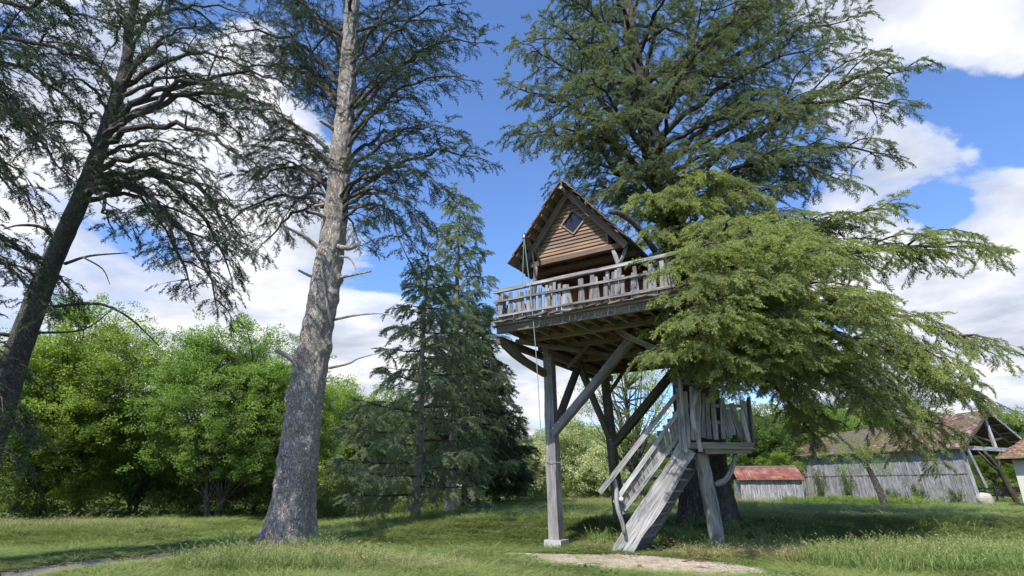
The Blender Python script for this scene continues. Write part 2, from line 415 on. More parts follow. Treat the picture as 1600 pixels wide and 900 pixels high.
def scatter_mesh(name, pos, rot, scl, nk, mat=None):
    pos = np.asarray(pos, np.float32); n = len(pos)
    me = bpy.data.meshes.new(name); me.vertices.add(n); me.vertices.foreach_set('co', pos.ravel())
    scl = np.asarray(scl, np.float32)
    if scl.ndim == 1: scl = np.repeat(scl[:, None], 3, 1)
    a = me.attributes.new('rot', 'FLOAT_VECTOR', 'POINT'); a.data.foreach_set('vector', np.asarray(rot, np.float32).ravel())
    a = me.attributes.new('scl', 'FLOAT_VECTOR', 'POINT'); a.data.foreach_set('vector', scl.ravel())
    a = me.attributes.new('pick', 'INT', 'POINT'); a.data.foreach_set('value', NR.randint(0, nk, n).astype(np.int32))
    me.update(); return me
def scatter(name, kitname, pos, rot, scl, parent=None):
    g, nk = KITS[kitname]
    o = bpy.data.objects.new(name, scatter_mesh(name, pos, rot, scl, nk)); COL.objects.link(o)
    md = o.modifiers.new('scatter', 'NODES'); md.node_group = g
    if parent is not None: o.parent = parent
    o['kind'] = 'stuff'
    return o

def leafy(name, tris, tips, mat):
    """tris: n x 3 x 3"""
    T = np.asarray(tris, np.float32); n = len(T)
    me = bpy.data.meshes.new(name); me.vertices.add(n * 3); me.vertices.foreach_set('co', T.ravel())
    me.loops.add(n * 3); me.loops.foreach_set('vertex_index', np.arange(n * 3, dtype=np.int32))
    me.polygons.add(n); me.polygons.foreach_set('loop_start', np.arange(0, n * 3, 3, dtype=np.int32))
    try: me.polygons.foreach_set('loop_total', np.full(n, 3, dtype=np.int32))
    except Exception: pass
    me.update(); me.validate()
    a = me.attributes.new('tip', 'FLOAT', 'POINT'); a.data.foreach_set('value', np.repeat(np.asarray(tips, np.float32), 3))
    me.materials.append(M[mat]); return me

def spray(seed, mat, length=0.55, pairs=9, ros=5, needle=0.035, wid=0.010, side=0.2, droop=0.25, tipamt=1.0, tris_per=5):
    """a needle-bearing branchlet growing along +x, side twigs in the xy plane, drooping in -z"""
    r = np.random.RandomState(seed); T = []; K = []
    def stem(a, b, w):
        d = b - a; s = np.cross(d, (0, 0, 1.0)); s = s / max(np.linalg.norm(s), 1e-6) * w
        T.append([a - s, a + s, b]); K.append(0)
    def rosette(c, d, tip):
        for _ in range(tris_per):
            v = r.normal(size=3) + d * 0.9; v /= np.linalg.norm(v)
            s = np.cross(v, r.normal(size=3)); s /= np.linalg.norm(s)
            b = c + v * needle * r.uniform(0.7, 1.25)
            T.append([c - s * wid * .5, c + s * wid * .5, b + s * wid * 0.2]); K.append(tip)
    def axis(t): return np.array([t * length, 0.03 * math.sin(t * 5 + seed), -droop * t * t * length])
    prev = axis(0)
    for i in range(1, 7):
        q = axis(i / 6); stem(prev, q, 0.004); prev = q
    for i in range(pairs * 2):
        t = 0.06 + 0.92 * (i / (pairs * 2)); sg = 1 if i % 2 else -1
        a = axis(t); ln = side * (1 - 0.6 * t) * r.choice((.35, .7, .9, 1.2, 1.35))
        ang = math.radians(r.uniform(35, 62)); roll = r.uniform(-.9, .9); d = np.array([math.cos(ang), sg * math.sin(ang) * math.cos(roll), math.sin(ang) * math.sin(roll) * .8 - .08])
        d /= np.linalg.norm(d); b = a + d * ln + np.array([0, 0, -droop * 0.5 * ln]); stem(a, b, 0.003)
        for j in range(ros):
            u = (j + 0.6) / ros; rosette(a + (b - a) * u, d, tipamt * (0.2 + 0.8 * u ** 1.3) * r.uniform(0.3, 1))
    for i in range(ros * 2):
        t = (i + 1) / (ros * 2); rosette(axis(t), np.array([1.0, 0, 0]), tipamt * t * t * 0.9)
    return leafy('spray', T, K, mat)

def leaf_cluster(seed, mat, n=60, rad=0.34, size=0.085, flat=0.6, white=0.0, narrow=0.55):
    r = np.random.RandomState(seed); T = []; K = []
    for i in range(n):
        c = r.normal(size=3); c = c / np.linalg.norm(c) * rad * r.uniform(0.15, 1) ** 0.6; c[2] *= flat
        nrm = r.normal(size=3) * 0.65 + np.array([0, 0, 1.0]); nrm /= np.linalg.norm(nrm)
        d = np.cross(nrm, r.normal(size=3)); d /= np.linalg.norm(d); s = np.cross(nrm, d)
        L_ = size * r.uniform(0.65, 1.3); w = L_ * narrow
        a = c - d * L_ * .5; b = c + d * L_ * .5; m1 = c + s * w * .5; m2 = c - s * w * .5 - nrm * w * 0.15
        tp = r.uniform(0, 1) ** 2 * 0.8
        if r.rand() < white: tp = 1.0
        T += [[a, m1, b], [a, b, m2]]; K += [tp, tp]
    return leafy('leaf_cluster', T, K, mat)

kit('cedar', [spray(i, 'cedar', 0.42, 8, 5, 0.040, 0.0115, 0.17, 0.25, 1.0, 6) for i in (1, 2, 3, 21, 22, 23)])
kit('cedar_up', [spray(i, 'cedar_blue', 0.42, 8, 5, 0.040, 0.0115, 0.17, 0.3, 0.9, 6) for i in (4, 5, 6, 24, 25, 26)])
kit('pine', [spray(i, 'pine', 0.42, 7, 5, 0.038, 0.010, 0.16, 0.25, 0.8, 4) for i in (7, 8, 9)])
kit('mid_conifer', [spray(i, 'mid_conifer', 0.46, 8, 5, 0.046, 0.0145, 0.18, 0.35, 1.0, 5) for i in (10, 11)])
kit('dark_conifer', [spray(i, 'dark_conifer', 0.50, 8, 4, 0.055, 0.024, 0.2, 0.3, 0.6, 4) for i in (12, 13)])
kit('oak', [leaf_cluster(i, 'oak', 64, 0.36, 0.10) for i in (1, 2, 3)])
kit('bright', [leaf_cluster(i, 'bright', 60, 0.36, 0.10) for i in (4, 5, 6)])
kit('green', [leaf_cluster(i, 'green', 60, 0.38, 0.12) for i in (7, 8, 9)])
kit('shade_leaf', [leaf_cluster(i, 'shade_leaf', 50, 0.36, 0.10) for i in (10, 11)])
kit('flower', [leaf_cluster(i, 'flower', 70, 0.36, 0.10, 0.7, 0.38) for i in (12, 13)])
kit('airy', [leaf_cluster(i, 'bright', 20, 0.36, 0.09, 0.7) for i in (14, 15)])

# ------------------------------------------------------------------ ground
def sm(x, a, b):
    t = np.clip((x - a) / (b - a), 0, 1); return t * t * (3 - 2 * t)
def gz(x, y):
    x = np.asarray(x, float); y = np.asarray(y, float)
    z = 0.45 * sm(y, 13.6, 17.2) * sm(x, -5.5, -0.5)
    z = z - 0.22 * sm(x, 10, 20) * sm(y, 20, 34)
    z = z - 0.10 * sm(-x, 6, 12) - 0.08 * sm(-x, 5, 8) * sm(y, 10, 16)
    z = z + 0.25 * sm(-x, 8.5, 11) * sm(y, 15.5, 18)             # low bank behind the lane
    z = z + 0.03 * np.sin(x * 0.9 + 1) * np.sin(y * 0.7) + 0.02 * np.sin(x * 2.3 + y * 1.7)
    z = z + 3.5 * sm(y, 75, 140) * (0.6 + 0.4 * np.sin(x * 0.03))
    return z
def g1(x, y): return float(gz(x, y))

def grid_obj(name, xs, ys, f, mat, kind='structure'):
    X, Y = np.meshgrid(xs, ys); Z = f(X, Y); nx, ny = len(xs), len(ys)
    V = np.stack([X.ravel(), Y.ravel(), Z.ravel()], 1)
    F = [(j * nx + i, j * nx + i + 1, (j + 1) * nx + i + 1, (j + 1) * nx + i) for j in range(ny - 1) for i in range(nx - 1)]
    mb = MB(); mb.add(V.tolist(), F); o = mb.build(name, mat, None, True); tag(o, kind=kind); return o
ys = np.concatenate([np.linspace(-30, 6, 12), np.arange(6.4, 40, 0.4), np.linspace(41, 150, 50), np.linspace(170, 900, 12)])
xs = np.concatenate([-np.geomspace(900, 31, 14), np.arange(-30, 36, 0.55), np.geomspace(37, 900, 16)])
grid_obj('ground', xs, ys, gz, 'ground')

def strip(name, line, widths, mat, lift):
    """a path laid on the ground along a centre line with varying half width"""
    C = catmull([(x, y, 0) for x, y in line], 60); wd = np.interp(np.linspace(0, 1, 60), np.linspace(0, 1, len(widths)), widths)
    V = []; F = []; K = 9
    for i in range(60):
        d = C[min(i + 1, 59)] - C[max(i - 1, 0)]; d /= np.linalg.norm(d); s = np.array([-d[1], d[0], 0])
        for k in range(K):
            w = wd[i] * (1 + 0.12 * noise.noise(Vector((i * .35, k * 9 if k in (0, K - 1) else 0, 4))))
            p = C[i] + s * w * (2 * k / (K - 1) - 1); edge = 0.0 if k in (0, K - 1) else lift
            V.append((p[0], p[1], g1(p[0], p[1]) + lift - (0.05 if k in (0, K - 1) else 0)))
    for i in range(59):
        for k in range(K - 1):
            a = i * K + k; F.append((a, a + K, a + K + 1, a + 1))
    mb = MB(); mb.add(V, F); o = mb.build(name, mat, None, True); tag(o, kind='structure'); return C, wd
lane_C, lane_w = strip('lane', [(-9.4, 7.2), (-8.3, 9.4), (-7.5, 11.8), (-7.0, 14.4), (-6.5, 17.0), (-5.9, 19.6), (-4.6, 22.6), (-2.2, 25.6)], [1.15, 1.1, 1.0, 0.8, 0.6, 0.6, 0.75, 0.7], 'asphalt', 0.02)
grav_C, grav_w = strip('gravel_path', [(0.0, 12.6), (.8, 12.2), (1.6, 11.6), (2.5, 11.1), (3.2, 10.75), (3.7, 10.5), (4.1, 10.3)], [.2, .75, 1.3, 1.4, 1.2, .8, .3], 'gravel', 0.03)
def near_strip(x, y, C, w):
    P = np.stack([x, y], 1)[:, None, :]; d = np.linalg.norm(P - C[None, ::2, :2], axis=2) - w[None, ::2]
    return d.min(1)

def sum_noise(x, y, s, o=0.0):
    return np.sin(x * s + 1.3 + o) * np.sin(y * s * 1.3 + 0.7 + o) * .5 + np.sin(x * s * 2.7 + y * s * 1.9 + o) * .3 + np.sin(y * s * 3.3 - x * s * 2.1) * .2

def gravel_stones():
    T = []
    meshes = []
    for s in range(3):
        r = np.random.RandomState(s); ico = [(0, 0, 1), (.9, 0, .2), (.2, .9, .1), (-.8, .3, .2), (-.3, -.9, .1), (.5, -.8, .1)]
        v = [tuple(np.array(p) * r.uniform(.7, 1.1, 3)) for p in ico]
        mb = MB(); mb.add(v, [(0, 1, 2), (0, 2, 3), (0, 3, 4), (0, 4, 5), (0, 5, 1)]); meshes.append(mb.mesh('pebble', ('concrete', 'concrete', 'gravel')[s]))
    kit('pebble', meshes)
    n = 5200; i = NR.randint(0, 60, n); s = NR.uniform(-1.08, 1.08, n)
    d = np.gradient(grav_C, axis=0)[i]; d /= np.linalg.norm(d, axis=1, keepdims=True)
    p = grav_C[i] + d * NR.uniform(-.1, .1, n)[:, None] + np.stack([-d[:, 1], d[:, 0], 0 * s], 1) * (grav_w[i] * s)[:, None]
    kk = sum_noise(p[:, 0], p[:, 1], 1.9, 1.0) > -.15 - .5 * NR.rand(n); p = p[kk]; n = len(p); p[:, 2] = gz(p[:, 0], p[:, 1]) + 0.024
    tag(scatter('gravel', 'pebble', p, NR.uniform(0, 6.28, (n, 3)) * (0.1, 0.1, 1), NR.uniform(0.006, 0.02, n)), 'pale loose gravel at the foot of the stairs', 'gravel', None, 'stuff')
gravel_stones()

# ------------------------------------------------------------------ grass
def tuft(seed, mat, n=30, rad=0.13, h=1.0, wid=0.02, lean=0.35, seedhead=False):
    r = np.random.RandomState(seed); T = []; K = []
    for i in range(n):
        a = r.uniform(0, 6.28); q = rad * math.sqrt(r.rand()); b = np.array([q * math.cos(a), q * math.sin(a), -0.05 * h])
        ll = lean * r.rand() * h; a2 = r.uniform(0, 6.28); H = h * r.uniform(0.45, 1.1)
        mid = b + np.array([ll * .35 * math.cos(a2), ll * .35 * math.sin(a2), H * .6]); tp = b + np.array([ll * math.cos(a2), ll * math.sin(a2), H])
        s = np.array([-math.sin(a2), math.cos(a2), 0]) * wid * .5; k = r.rand()
        T += [[b - s, b + s, mid + s * .8], [b - s, mid + s * .8, mid - s * .8], [mid - s * .8, mid + s * .8, tp]]; K += [k * .5, k * .6, k]
        if seedhead and r.rand() < 0.14:
            for j in range(9):
                c = tp + (tp - mid) * (j / 9 * 0.45 - 0.05); v = r.normal(size=3) * 0.012; w = r.normal(size=3) * 0.012
                T.append([c + v, c + w, c + np.array([0, 0, .03])]); K.append(1.0)
    return leafy('grass_tuft', T, K, mat)
def grass_mat(name, a, b, tip, patch):
    m, t, p = new_mat(name)
    oi = nd(t, 'ShaderNodeObjectInfo'); geo = nd(t, 'ShaderNodeNewGeometry')
    n = noise_(t, oi.outputs['Location'], patch, 4, 0.65)
    c = ramp(t, math_(t, 'ADD', n, math_(t, 'MULTIPLY', oi.outputs['Random'], 0.25)), [(0.45, a), (0.75, b)])
    ta = nd(t, 'ShaderNodeAttribute', attribute_name='tip')
    c = mixc(t, math_(t, 'MULTIPLY', ta.outputs['Fac'], 0.8), c, tip)
    t.links.new(c, p.inputs['Base Color']); p.inputs['Roughness'].default_value = 0.6
    tr = nd(t, 'ShaderNodeBsdfTranslucent'); t.links.new(c, tr.inputs[0])
    ms = nd(t, 'ShaderNodeMixShader'); ms.inputs[0].default_value = 0.35
    t.links.new(p.outputs[0], ms.inputs[1]); t.links.new(tr.outputs[0], ms.inputs[2]); t.links.new(ms.outputs[0], t.nodes['Material Output'].inputs[0])
    return m
M['grass'] = grass_mat('lawn_grass', (0.11, 0.19, 0.045), (0.235, 0.31, 0.085), (0.34, 0.37, 0.14), 0.7)
M['tallgrass'] = grass_mat('tall_grass', (0.09, 0.165, 0.035), (0.17, 0.25, 0.065), (0.31, 0.36, 0.13), 0.8)
M['drygrass'] = grass_mat('dry_grass', (0.16, 0.20, 0.06), (0.30, 0.28, 0.12), (0.44, 0.40, 0.22), 1.2)
kit('lawn', [tuft(i, 'grass', 34, 0.15, 1.0, 0.010, 0.6) for i in range(3)])
kit('tall', [tuft(i + 5, 'tallgrass', 30, 0.14, 1.0, 0.010, 0.45, True) for i in range(3)])
kit('dry', [tuft(i + 9, 'drygrass', 28, 0.14, 1.0, 0.010, 0.5, i > 0) for i in range(3)])

def fr_points(n, y0, y1, pw=1.0, margin=1.12):
    """points on the ground in and beside the view, denser near"""
    u = NR.rand(n); y = y0 * (y1 / y0) ** (u ** pw)
    x = NR.uniform(-1, 1, n) * (y * 0.98 * margin + 1.0)
    return x, y
def place(x, y, rot_tilt=0.15):
    n = len(x); p = np.stack([x, y, gz(x, y)], 1)
    r = NR.uniform(-rot_tilt, rot_tilt, (n, 3)); r[:, 2] = NR.uniform(0, 6.28, n); return p, r
x, y = fr_points(88000, 7.0, 60.0)
keep = (near_strip(x, y, lane_C, lane_w) > 0.02) & (near_strip(x, y, grav_C, grav_w) > -0.18 * NR.rand(len(x)) ** 2.2 - 0.12 * (sum_noise(x, y, 2.3) > .35) * NR.rand(len(x)) - 2.0 * (NR.rand(len(x)) < .012))
for tx, ty, tr in ((5.3, 16.9, 2.6), (-5.0, 14.0, 1.3), (-3.2, 19.5, 1.6), (2.9, 13.6, 1.0), (4.7, 12.6, 1.1)):
    keep &= NR.rand(len(x)) < .25 + .75 * np.clip((np.hypot(x - tx, y - ty) / tr - .35) / .65, 0, 1)
keep &= NR.rand(len(x)) < .62 + .38 * (sum_noise(x, y, 1.4, 3.0) > -.25)
x, y = x[keep], y[keep]; p, r = place(x, y)
h = 0.06 + 0.03 * sum_noise(x, y, 0.8) + 0.02 * NR.rand(len(x)); dl = near_strip(x, y, lane_C, lane_w); h = np.clip(h, 0.03, 0.2) * (1 + y / 60) * np.where((dl < 2.2) & (y < 15), .35 + .3 * np.clip(dl, 0, 2.2), 1.0) * np.clip(.4 + .45 * near_strip(x, y, grav_C, grav_w), .3, 1)
w = np.clip(0.75 + y / 22, 0.7, 3)
tag(scatter('lawn_grass', 'lawn', p, r, np.stack([w, w, h], 1)), 'short green lawn grass of the clearing', 'grass', None, 'stuff')

def patch(cx, cy, rx, ry, n):
    a = NR.uniform(0, 6.28, n); q = np.sqrt(NR.rand(n)); return cx + rx * q * np.cos(a), cy + ry * q * np.sin(a)
def tallset(name, kitn, specs, label):
    X = []; Y = []; H = []
    for cx, cy, rx, ry, n, h0 in specs:
        a, b = patch(cx, cy, rx, ry, n); X.append(a); Y.append(b); H.append(h0 * NR.uniform(0.5, 1.15, n))
    X, Y, H = map(np.concatenate, (X, Y, H))
    k = (near_strip(X, Y, grav_C, grav_w) > 0.12) & (near_strip(X, Y, lane_C, lane_w) > 0.06); X, Y, H = X[k], Y[k], H[k]
    p, r = place(X, Y, 0.2); w = 0.7 + 0.5 * NR.rand(len(X))
    tag(scatter(name, kitn, p, r, np.stack([w, w, H], 1)), label, 'grass', None, 'stuff')
tallset('tall_grass', 'tall', [(4.9, 13.6, 1.4, .6, 110, .36), (3.0, 14.2, 1.3, .7, 70, .36), (7.5, 12.6, 2.2, 1.0, 170, .34), (10, 12.5, 2.5, 2.0, 170, .30), (6.6, 10.8, 1.4, 1.2, 200, .34),
    (8.6, 10.5, 1.6, 1.2, 200, .40), (12, 15, 3, 2, 120, .28), (6.6, 15.8, 2, 1.2, 80, .3), (-3.9, 10.6, 1.7, .9, 190, .38), (-4.4, 13.3, 0.7, .5, 60, .36), (-5.9, 13.2, .5, .4, 40, .38), (-3.6, 19.0, 1.6, 1.0, 160, .40),
    (1.0, 17.5, 2.5, 1.5, 60, .25), (-13, 18.5, 4, 1.2, 200, .28), (18, 28, 6, 3, 300, .28), (26, 33, 5, 2, 200, .26), (11, 24, 5, 2.5, 160, .3)], 'long green grass going to seed round the stairs and tree feet')
tallset('dry_grass', 'dry', [(-4.0, 11.1, 1.8, 1.0, 320, .28), (-2.2, 10.6, 1.6, .8, 220, .16), (-4.6, 12.4, .9, .6, 80, .24), (4.2, 12.6, 1.0, .5, 130, .22), (5.8, 12.0, 1.0, .8, 160, .24), (9, 11.2, 3, 1.2, 180, .32),
    (2.4, 13.6, 0.8, .4, 60, .2), (6.0, 17.2, 3, 2, 160, .16), (8, 30, 5, 1, 200, .35), (16, 40, 5, 1, 160, .5), (3.5, 38, 6, 1.5, 300, .35), (-14, 19, 4, .8, 200, .35)], 'dry straw coloured grass with seed heads')
def weeds():
    M['weed'] = leaf_mat('weed_leaves', (0.06, 0.12, 0.03), (0.13, 0.21, 0.05), (0.24, 0.30, 0.10), 0.4, 1.0)
    kit('weed', [leaf_cluster(31, 'weed', 26, 0.12, 0.07, 0.35), leaf_cluster(32, 'weed', 18, 0.14, 0.09, 0.3)])
    x, y = fr_points(5200, 8.5, 34); k = (sum_noise(x, y, 1.7, 2.0) > -.1) & (near_strip(x, y, grav_C, grav_w) > -.2) & (near_strip(x, y, lane_C, lane_w) > 0.05)
    x, y = x[k], y[k]; p, r = place(x, y); p[:, 2] += .03; tag(scatter('weeds', 'weed', p, r, NR.uniform(.4, 1.2, len(x))), 'small broad-leaved weeds scattered through the lawn', 'weeds', None, 'stuff')
    x, y = fr_points(9000, 8.5, 22); k = (sum_noise(x, y, .9, 4.0) > .05) & (near_strip(x, y, lane_C, lane_w) > 0.05) & (near_strip(x, y, grav_C, grav_w) > .05)
    x, y = x[k], y[k]; p, r = place(x, y); w = NR.uniform(.5, .9, len(x)); tag(scatter('dead_grass', 'dry', p, r, np.stack([w, w, NR.uniform(.05, .11, len(x))], 1)), 'dry mown grass lying in the lawn', 'grass', None, 'stuff')
weeds()
def litter():
    M['cone'] = plain_mat('fallen_cone', (0.13, 0.085, 0.05), .9, .4, 30)
    ms = []
    for k in range(3):
        mb = MB(); rr = random.Random(k)
        if k < 2: tube(mb, [(0, 0, 0), (.5, .1 * rr.random(), .05), (1, .25 * rr.random(), 0)], [.03, .025, .008], 4)
        else: tube(mb, [(0, 0, 0), (.06, 0, .02), (.16, 0, .02), (.22, 0, 0)], [.02, .06, .05, .01], 6)
        ms.append(mb.mesh('litter', 'cone'))
    kit('litter', ms)
    x, y = fr_points(1500, 8.5, 26); k = near_strip(x, y, lane_C, lane_w) > -5; d = np.minimum(np.hypot(x - 5.3, y - 15), np.hypot(x + 5, y - 12.5)); k &= NR.rand(len(x)) < np.clip(1.3 - d / 6, .12, 1)
    x, y = x[k], y[k]; p, r = place(x, y, .1); p[:, 2] += .03; tag(scatter('fallen_twigs', 'litter', p, r, NR.uniform(.15, .55, len(x))), 'brown fallen twigs and cones in the grass', 'twigs', None, 'stuff')
litter()
def daisies():
    r = np.random.RandomState(3); T = []; K = []
    for k in range(7):
        a = 2 * math.pi * k / 7; T.append([(0, 0, 1), (math.cos(a), math.sin(a), 1.1), (math.cos(a + .7), math.sin(a + .7), 1.1)]); K.append(1)
    M['daisy'] = plain_mat('daisy_petals', (0.75, 0.75, 0.70), 0.6, 0.1, 30)
    kit('daisy', [leafy('daisy_head', T, K, 'daisy')])
    n = 900; x, y = fr_points(n, 11, 26, 1.0, 0.8); k = (sum_noise(x, y, 1.1) > 0.1) & (near_strip(x, y, grav_C, grav_w) > 0.2) & (near_strip(x, y, lane_C, lane_w) > 0.1) & (x < 4)
    x, y = x[k], y[k]; p, r = place(x, y); p[:, 2] += 0.07
    tag(scatter('daisy_flowers', 'daisy', p, r, NR.uniform(0.012, 0.02, len(x))), 'tiny white daisies scattered in the lawn', 'flowers', None, 'stuff')
daisies()

# ------------------------------------------------------------------ tree house
TH = empty('tree_house', (-0.32, 12.46, 0), math.atan2(-0.525, 0.851))
tag(TH, 'rustic wooden tree house with steep gable on a railed deck raised on tall posts', 'tree house')
DW, DL = 4.15, 5.9
DZ = 4.78
def T(name, mat, p, q, w, h, **k): return tim(name, mat, TH, p, q, w, h, **k)
# posts
T('post', 'grey_wood', (0.34, 1.95, 0.12), (0.27, 1.93, 4.60), 0.27, 0.27, up=(0, 1, 0), seg=8, jit=0.014, taper=0.82)
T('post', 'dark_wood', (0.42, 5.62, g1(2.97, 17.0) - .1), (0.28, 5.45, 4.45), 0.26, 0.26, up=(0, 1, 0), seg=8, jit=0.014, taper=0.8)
tag(T('footing', 'concrete', (0.35, 1.95, -0.1), (0.35, 1.95, 0.2), 0.42, 0.42, up=(0, 1, 0), seg=1, jit=0.004))
mb = MB(); tube(mb, [(0.33 + .19 * math.cos(a), 1.95 + .19 * math.sin(a), 1.86 + 0.01 * math.sin(a * 3)) for a in np.linspace(0, 6.28, 14)], [0.008] * 14, 4); mb.build('wire_band', 'rope', TH)
# bearers (along the depth) and beams (across)
T('beam', 'beam_wood', (-0.02, 0.02, 4.66), (DW * .5, 0.02, 4.66), 0.09, 0.17, seg=4)
T('beam', 'beam_wood', (DW * .5 + .005, 0.03, 4.67), (DW, 0.02, 4.66), 0.09, 0.17, seg=4)
T('beam', 'beam_wood', (0.02, 0.95, 4.64), (DW, 0.95, 4.64), 0.12, 0.16, seg=4)
T('beam', 'beam_wood', (0.0, 1.93, 4.63), (DW + .2, 1.93, 4.63), 0.16, 0.18, seg=4)
T('beam', 'beam_wood', (0.0, 3.7, 4.63), (DW, 3.7, 4.63), 0.14, 0.16, seg=4)
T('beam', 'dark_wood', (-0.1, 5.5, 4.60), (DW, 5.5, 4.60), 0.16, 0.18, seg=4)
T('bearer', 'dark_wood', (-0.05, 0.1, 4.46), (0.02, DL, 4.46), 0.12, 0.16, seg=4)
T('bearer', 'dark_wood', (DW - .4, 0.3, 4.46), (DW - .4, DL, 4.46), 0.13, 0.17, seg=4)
T('bearer', 'beam_wood', (0.3, 1.7, 4.45), (0.3, DL, 4.45), 0.13, 0.17, seg=4)
for k in range(13):
    xx = 0.18 + k * 0.325
    T('joist', 'beam_wood' if k % 3 else 'porch_wood', (xx, 0.075, 4.675), (xx + R.uniform(-.03, .03), DL - .05, 4.675), 0.06, 0.11, seg=2)
# braces
T('brace', 'grey_wood', (0.40, 1.80, 2.50), (2.75, 1.80, 4.86 - .1), 0.17, 0.19, seg=5, jit=.01, up=(0, 1, 0))
T('brace', 'grey_wood', (1.97, 1.66, 4.86), (3.3, 1.66, 4.02), 0.13, 0.2, seg=3, up=(0, 1, 0))
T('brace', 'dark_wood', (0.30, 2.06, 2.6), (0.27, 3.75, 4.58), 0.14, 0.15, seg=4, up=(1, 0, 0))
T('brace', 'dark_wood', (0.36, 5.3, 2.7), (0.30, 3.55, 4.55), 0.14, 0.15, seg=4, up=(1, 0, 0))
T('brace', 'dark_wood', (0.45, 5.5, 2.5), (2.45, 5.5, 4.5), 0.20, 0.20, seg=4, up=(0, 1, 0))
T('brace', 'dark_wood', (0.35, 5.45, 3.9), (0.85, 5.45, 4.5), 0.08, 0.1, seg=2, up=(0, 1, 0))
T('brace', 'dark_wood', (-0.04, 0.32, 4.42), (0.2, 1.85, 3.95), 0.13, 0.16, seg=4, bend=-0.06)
T('brace', 'beam_wood', (0.1, 0.62, 4.52), (1.75, 3.0, 4.40), 0.07, 0.09, seg=4)
T('brace', 'beam_wood', (0.7, 2.1, 4.1), (1.35, 1.95, 4.55), 0.06, 0.08, seg=2)
for a_, b_, z_ in ((0.46, 1.70, 2.62), (0.62, 1.70, 2.74), (2.66, 1.70, 4.62), (2.3, 1.585, 4.7), (2.42, 1.585, 4.56), (0.36, 5.38, 2.6), (0.36, 1.79, 4.4), (0.36, 1.79, 4.15)):
    mb = MB(); tube(mb, [(a_, b_ + .01, z_), (a_, b_ - .022, z_)], [.022, .018], 6); mb.build('bolt', 'metal', TH)
# deck boards run front to back edge to edge across the width
n = 19
for k in range(n):
    b0 = 0.02 + k * (DL / n); w = DL / n - R.uniform(0.008, 0.03)
    T('deck_board', 'grey_wood' if k < 2 else 'beam_wood', (-0.07 - R.uniform(0, .06), b0 + w / 2 - .12, DZ - 0.02), (DW + .05, b0 + w / 2 - .12, DZ - 0.02), w, 0.038, seg=2, jit=0.004)
# ragged slab edging under the balusters
for k in range(15):
    x0 = 0.0 + k * 0.275
    T('edge_slab', 'roof_wood', (x0, -0.14 + R.uniform(-.03, .03), DZ + .02 + R.uniform(-.01, .01)), (x0 + 0.27, -0.13 + R.uniform(-.03, .03), DZ + .022 + R.uniform(-.03, .03)), 0.12, 0.035, seg=2, jit=0.014)
# light pegs on the front beam
for k in range(22):
    x0 = 0.95 + k * 0.145
    tag(T('peg', 'stair_wood', (x0 + R.uniform(-.02, .02), -0.032, 4.745 - R.uniform(0, .02)), (x0 + R.uniform(-.02, .02), -0.036, 4.60), 0.012, 0.012, seg=1, jit=0.001))
# railing: front and left side
def railing(p0, p1, nb, seed, out):
    rr = random.Random(seed); p0, p1 = Vector(p0), Vector(p1); d = (p1 - p0); Ln = d.length; d.normalize(); o = Vector(out)
    T('top_rail', 'stair_wood', p0 + Vector((0, 0, .79)) - d * .1, p1 + Vector((0, 0, .83)) + d * .02, 0.09, 0.07, seg=6, jit=.008)
    T('rail', 'grey_wood', p0 + Vector((0, 0, .52)) + o * .075 - d * .06, p1 + Vector((0, 0, .50)) + o * .075, 0.035, 0.048, seg=6, jit=.006)
    T('rail', 'grey_wood', p0 + Vector((0, 0, .17)) + o * .075 - d * .05, p1 + Vector((0, 0, .15)) + o * .075, 0.035, 0.048, seg=6, jit=.007)
    for f in np.linspace(0.02, 0.98, 4 if Ln < 5 else 6):
        q = p0 + d * Ln * f - o * .05
        T('rail_post', 'grey_wood', q + Vector((0, 0, 0)), q + Vector((rr.uniform(-.03, .03), 0, .76)), 0.07, 0.07, up=(1, 0, 0), seg=3, jit=.006)
    for k in range(nb):
        f = (k + 0.5) / nb; q = p0 + d * (Ln * f) + o * 0.028; a = rr.uniform(-.09, .09) + (0.09 if k % 5 == 1 else -.02)
        w = rr.uniform(0.07, 0.11)
        T('baluster', 'grey_wood', q + Vector((0, 0, 0.03)) - d * a * .3, q + Vector((0, 0, rr.uniform(.58, .73))) - d * a, 0.026, w, up=tuple(d), seg=2, jit=.006, taper=rr.uniform(.8, 1.05))
railing((0.0, -0.03, DZ), (DW - .05, -0.03, DZ), 35, 4, (0, -1, 0))
railing((-0.02, 0.1, DZ), (-0.02, DL - .1, DZ), 36, 9, (-1, 0, 0))
